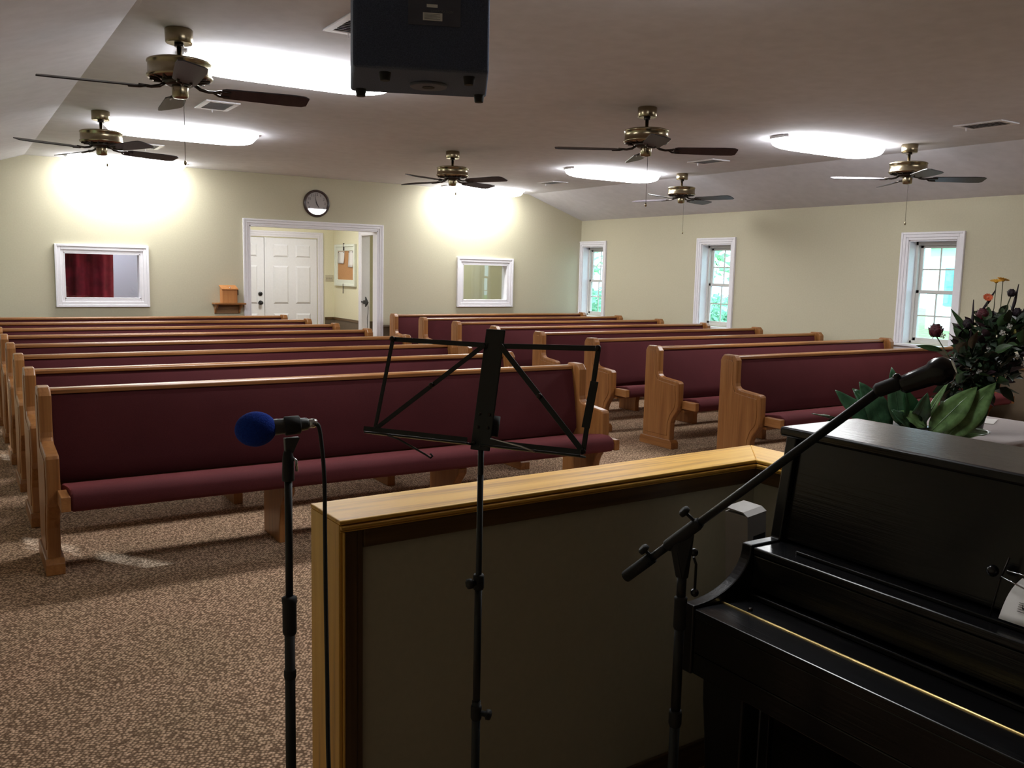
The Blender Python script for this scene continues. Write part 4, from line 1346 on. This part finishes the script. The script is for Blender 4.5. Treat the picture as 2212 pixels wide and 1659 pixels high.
def leaf_mesh(L_, w_, fold, droop, nseg=8, wave=0.0):
    """leaf along +x, width along y, with a folded midrib and droop; two-sided thin solid"""
    vs, fs = [], []
    for i in range(nseg + 1):
        u = i / nseg
        wd = w_ * (math.sin(math.pi * min(1, u ** .8)) ** .8) * (1 - .15 * u) if 0 < u < 1 else .001
        zc_ = -droop * u * u
        for v_ in (-1, -.5, 0, .5, 1):
            vs.append((u * L_, v_ * wd, zc_ + fold * abs(v_) * wd + wave * math.sin(u * 14) * abs(v_) * wd))
    for i in range(nseg):
        for j in range(4):
            a = i * 5 + j
            fs.append((a, a + 5, a + 6, a + 1))
    return vs, fs


def place_leaf(parent, base, tip, w_, mat, facing, fold=.35, droop=.03, wave=.06, name='leaf'):
    base, tip = Vector(base), Vector(tip)
    L_ = (tip - base).length
    x_ = (tip - base).normalized()
    z_ = Vector(facing); z_ = (z_ - x_ * z_.dot(x_)).normalized()
    y_ = z_.cross(x_)
    vs, fs = leaf_mesh(L_, w_, fold, droop, 10, wave)
    vs = [base + x_ * a + y_ * b2 + z_ * c for a, b2, c in vs]
    o = MB().add(vs, fs, True).build(name, mat, parent)
    md = o.modifiers.new('solid', 'SOLIDIFY'); md.thickness = .0015
    mid = MB().tube([base + x_ * L_ * u + z_ * (-droop * u * u - .001) for u in (.0, .25, .5, .75, .95)], [.004, .0035, .003, .002, .001], 5)
    mid.build('midrib', mat, o)
    return o


# large-leaved artificial plant
lp_o = Vector((3.72, 2.42, tabletop))
lp = empty('potted_leafy_plant', tuple(lp_o), label='plant with large glossy green leaves behind the piano', cat='plant')
MB().lathe([(.055, 0), (.075, .02), (.085, .07), (.088, .075), (.078, .076)], n=24).build('pot', 'vase', lp)
LV = [((3.451, 2.546, .850), (3.27, 2.611, .910), .030, 'leaf_mid', (0, 0, 1)),
      ((3.531, 2.493, .831), (3.368, 2.563, 1.008), .045, 'leaf_mid', (-.5, -.7, .5)),
      ((3.592, 2.451, .812), (3.462, 2.509, 1.046), .070, 'leaf_mid', (-.4, -.8, .45)),
      ((3.647, 2.421, .845), (3.585, 2.441, 1.113), .046, 'leaf_mid', (-.6, -.6, .3)),
      ((3.70, 2.384, .825), (3.634, 2.396, 1.023), .055, 'leaf_dark', (-.3, -.9, .3)),
      ((3.751, 2.354, .837), (3.606, 2.399, .923), .040, 'leaf_light', (-.5, -.6, .6)),
      ((3.738, 2.368, .858), (3.794, 2.300, 1.061), .018, 'leaf_light', (-.9, -.2, .2)),
      ((3.759, 2.346, .816), (3.906, 2.225, 1.037), .062, 'leaf_light', (-.62, -.75, .40)),
      ((3.814, 2.304, .790), (3.980, 2.182, 1.057), .066, 'leaf_light', (-.55, -.75, .45)),
      ((3.900, 2.26, .841), (3.972, 2.200, .929), .032, 'leaf_dark', (-.4, -.8, .4)),
      ((3.84, 2.30, .81), (4.009, 2.20, .832), .045, 'leaf_light', (-.2, -.5, .9)),
      ((3.494, 2.514, .820), (3.33, 2.567, .877), .038, 'leaf_dark', (-.3, -.5, .8)),
      ((3.66, 2.47, .83), (3.56, 2.62, 1.00), .055, 'leaf_dark', (-.6, -.6, .4)),
      ((3.78, 2.47, .83), (3.86, 2.62, 1.0), .055, 'leaf_dark', (-.5, -.7, .4)),
      ((3.63, 2.36, .83), (3.50, 2.36, .94), .045, 'leaf_mid', (-.3, -.6, .7)),
      ((3.72, 2.40, .83), (3.70, 2.33, 1.0), .045, 'leaf_mid', (-.5, -.8, .3))]
for k, (a, b2, w_, mt, fc2) in enumerate(LV):
    a, b2 = Vector(a) - lp_o, Vector(b2) - lp_o
    place_leaf(lp, a, b2, w_, mt, fc2, fold=.30, droop=.012, wave=.11)
    MB().tube(catmull([(0, 0, .06), (a.x * .5, a.y * .5, .06 + (a.z - .06) * .5 + .01), tuple(a)], 4), .004, 6).build('leaf_stalk', 'stem', lp)

# tall flower bouquet in a vase
bo = Vector((4.235, 2.44, tabletop))
bq = empty('flower_bouquet', tuple(bo), label='tall dark bouquet of artificial flowers in a vase', cat='bouquet')
MB().lathe([(.05, 0), (.062, .015), (.07, .07), (.05, .13), (.042, .16), (.055, .175)], n=28).build('vase', 'vase', bq)


def gauss_pt():
    """a point in the bouquet's dome"""
    while True:
        x, y, z = random.uniform(-1, 1), random.uniform(-1, 1), random.uniform(-1, 1)
        if x * x + y * y + z * z <= 1:
            break
    # leaning dome: right side (towards +x,-y) fuller
    zz = .37 + .23 * z
    return Vector((x * .235 + .035 + .09 * z, y * .16 - .03 - .04 * z, zz))


lm = {}
for mt in ('leaf_bouquet', 'leaf_bouquet_light', 'dry_leaf', 'leaf_maroon'):
    vs, fs = leaf_mesh(.075, .022, .35, .012, 5, .05)
    me = MB().add(vs, fs, True).mesh('leaf')
    me.materials.append(MATS[mt])
    lm[mt] = me
root = Vector((0, 0, .17))
for k in range(290):
    p = gauss_pt()
    d = (p - Vector((0.02, 0, .22)))
    d = (d.normalized() + Vector((random.uniform(-.8, .8), random.uniform(-.8, .8), random.uniform(-.6, .6)))).normalized()
    mt = random.choice(('leaf_bouquet', 'leaf_bouquet', 'leaf_bouquet_light', 'leaf_maroon'))
    if p.z < .45 and p.x < -.02 and random.random() < .35:
        mt = 'dry_leaf' if random.random() < .6 else mt
    o = bpy.data.objects.new('leaf', lm[mt])
    C.objects.link(o); o.parent = bq
    o.location = p
    o.rotation_euler = (d.to_track_quat('X', 'Z') @ Matrix.Rotation(random.uniform(-1.2, 1.2), 3, 'X').to_quaternion()).to_euler()
    s_ = random.uniform(.7, 1.35)
    o.scale = (s_, s_, s_)
vs, fs = [], []
for k in range(520):
    p = gauss_pt() * .93 + Vector((0, 0, .03))
    a = Vector((random.gauss(0, 1), random.gauss(0, 1), random.gauss(0, 1))).normalized()
    b2 = a.orthogonal().normalized()
    L_ = random.uniform(.02, .045)
    i0 = len(vs)
    vs += [p - a * L_, p - a * L_ * .1 + b2 * L_ * .45, p + a * L_, p - a * L_ * .1 - b2 * L_ * .45]
    fs.append((i0, i0 + 1, i0 + 2, i0 + 3))
o = MB().add(vs, fs).build('small_foliage', 'leaf_bouquet', bq)
o['kind'] = 'stuff'
for k in range(26):
    p = gauss_pt()
    MB().tube(catmull([root * .6 + Vector((random.uniform(-.02, .02), random.uniform(-.02, .02), 0)), root + (p - root) * .5 + Vector((0, 0, .03)), p], 4), .0028, 5).build('stalk', 'stem', bq)


def lc(x, y, z): return Vector((x, y, z)) - bo


def rose(c, r_, mat):
    """cup of overlapping petals"""
    c = Vector(c)
    t_ = MB().sphere(c, r_ * .55, 10, 8, (1, 1, 1.1)).build('rose', mat, bq)
    for ring, n_, rr, h in ((0, 4, .55, .35), (1, 5, .85, .12), (2, 6, 1.05, -.15)):
        for i in range(n_):
            a = 2 * math.pi * i / n_ + ring * .5
            d = Vector((math.cos(a), math.sin(a), 0))
            s2 = Vector((-d.y, d.x, 0))
            vs, fs = [], []
            for j in range(4):
                v_ = j / 3
                for u in (-1, -.5, 0, .5, 1):
                    wd = r_ * .62 * math.sin(math.pi * (.25 + .55 * v_))
                    vs.append(c + d * (r_ * rr * (.45 + .45 * math.sin(v_ * 1.6)) - abs(u) * r_ * .22) + s2 * u * wd + Vector((0, 0, r_ * (h - .55 + 1.15 * v_) - abs(u) * r_ * .1)))
            for j in range(3):
                for u in range(4):
                    q_ = j * 5 + u
                    fs.append((q_, q_ + 1, q_ + 6, q_ + 5))
            o = MB().add(vs, fs, True).build('petal', mat, t_)
            md = o.modifiers.new('solid', 'SOLIDIFY'); md.thickness = .0012
    MB().tube([c - Vector((0, 0, r_ * .5)), root + (c - root) * .45, root], .003, 5).build('stalk', 'stem', t_)


rose(lc(4.089, 2.563, 1.262), .038, 'rose_red')
rose(lc(4.319, 2.428, 1.335), .034, 'rose_dark')
rose(lc(4.27, 2.44, 1.345), .036, 'rose_red')
rose(lc(4.411, 2.386, 1.455), .022, 'rose_dark')
rose(lc(4.20, 2.47, 1.30), .028, 'rose_dark')
rose(lc(4.43, 2.36, 1.36), .026, 'rose_dark')
rose(lc(4.36, 2.37, 1.22), .034, 'rose_dark')
rose(lc(4.15, 2.47, 1.10), .03, 'rose_dark')


def daisy(c, r_, n_, mat, tilt):
    c = Vector(c)
    t_ = MB().sphere(c, r_ * .3, 10, 6, (1, 1, .7)).build('daisy', mat, bq)
    q_ = Vector((0, 0, 1)).rotation_difference(Vector(tilt).normalized())
    for k in range(n_):
        a = 2 * math.pi * k / n_
        d = q_ @ Vector((math.cos(a), math.sin(a), .25)); s2 = q_ @ Vector((-math.sin(a), math.cos(a), 0))
        vs = [c + d * r_ * .2, c + d * r_ * .7 + s2 * r_ * .2, c + d * r_, c + d * r_ * .7 - s2 * r_ * .2]
        o = MB().add(vs, [(0, 1, 2, 3)]).build('petal', mat, t_)
        md = o.modifiers.new('solid', 'SOLIDIFY'); md.thickness = .001
    MB().tube([c, c - Vector((0, 0, .13)), root + (c - root) * .4], .002, 5).build('stalk', 'stem', t_)


daisy(lc(4.350, 2.432, 1.508), .030, 14, 'petal_yellow', (-.25, -.1, 1))
daisy(lc(4.378, 2.415, 1.516), .030, 14, 'petal_yellow', (.3, -.1, 1))
daisy(lc(4.285, 2.43, 1.430), .024, 14, 'petal_orange', (-.6, -.5, .5))
daisy(lc(4.075, 2.50, .995), .022, 10, 'petal_orange', (-.6, -.6, .3))
for (x, y, z) in ((4.32, 2.36, 1.365), (4.30, 2.36, 1.345), (4.33, 2.31, 1.157), (4.07, 2.53, 1.245), (4.28, 2.33, 1.30), (4.38, 2.30, 1.12), (4.20, 2.38, 1.19), (4.42, 2.27, 1.25), (4.18, 2.40, 1.08), (4.24, 2.34, 1.27)):
    c = lc(x - .045, y - .045, z)
    t_ = MB().sphere(c, .004, 6, 5).build('small_blossom', 'petal_white', bq)
    for k in range(4):
        a = math.pi / 2 * k + .4
        d = Vector((math.cos(a) * .84, -math.cos(a) * .53, math.sin(a)))
        s2 = Vector((-math.sin(a) * .84, math.sin(a) * .53, math.cos(a)))
        MB().add([c, c + d * .010 + s2 * .007, c + d * .016, c + d * .010 - s2 * .007], [(0, 1, 2, 3)]).build('petal', 'petal_white', t_)
for (x, y, z) in ((4.334, 2.33, 1.273), (4.402, 2.29, 1.271)):
    c = lc(x - .03, y - .05, z)
    t_ = MB().tube([c, c - Vector((0, -.05, .06))], .002, 5).build('berry_sprig', 'stem', bq)
    for k in range(11):
        MB().sphere(c + Vector((random.uniform(-.028, .028), random.uniform(-.02, .02), random.uniform(-.014, .018))), .0075, 8, 6).build('berry', 'berry', t_)
for a, b2 in (((4.20, 2.46, 1.25), (4.152, 2.533, 1.372)), ((4.10, 2.53, 1.17), (3.995, 2.60, 1.19)), ((4.16, 2.5, 1.05), (4.07, 2.53, 1.09))):
    place_leaf(bq, lc(*a), lc(*b2), .015, 'leaf_bouquet_light', (-.5, -.8, .2), droop=.0)
for a, b2 in (((4.40, 2.38, 1.32), (4.44, 2.37, 1.50)), ((4.43, 2.36, 1.30), (4.49, 2.33, 1.44)), ((4.27, 2.45, 1.36), (4.33, 2.42, 1.47)), ((4.20, 2.45, 1.20), (4.215, 2.46, 1.42)), ((4.45, 2.33, 1.27), (4.55, 2.27, 1.36))):
    MB().tube([lc(*a), (lc(*a) + lc(*b2)) / 2 + Vector((.006, 0, 0)), lc(*b2)], [.005, .008, .002], 6).build('bud_spike', 'rose_dark', bq)
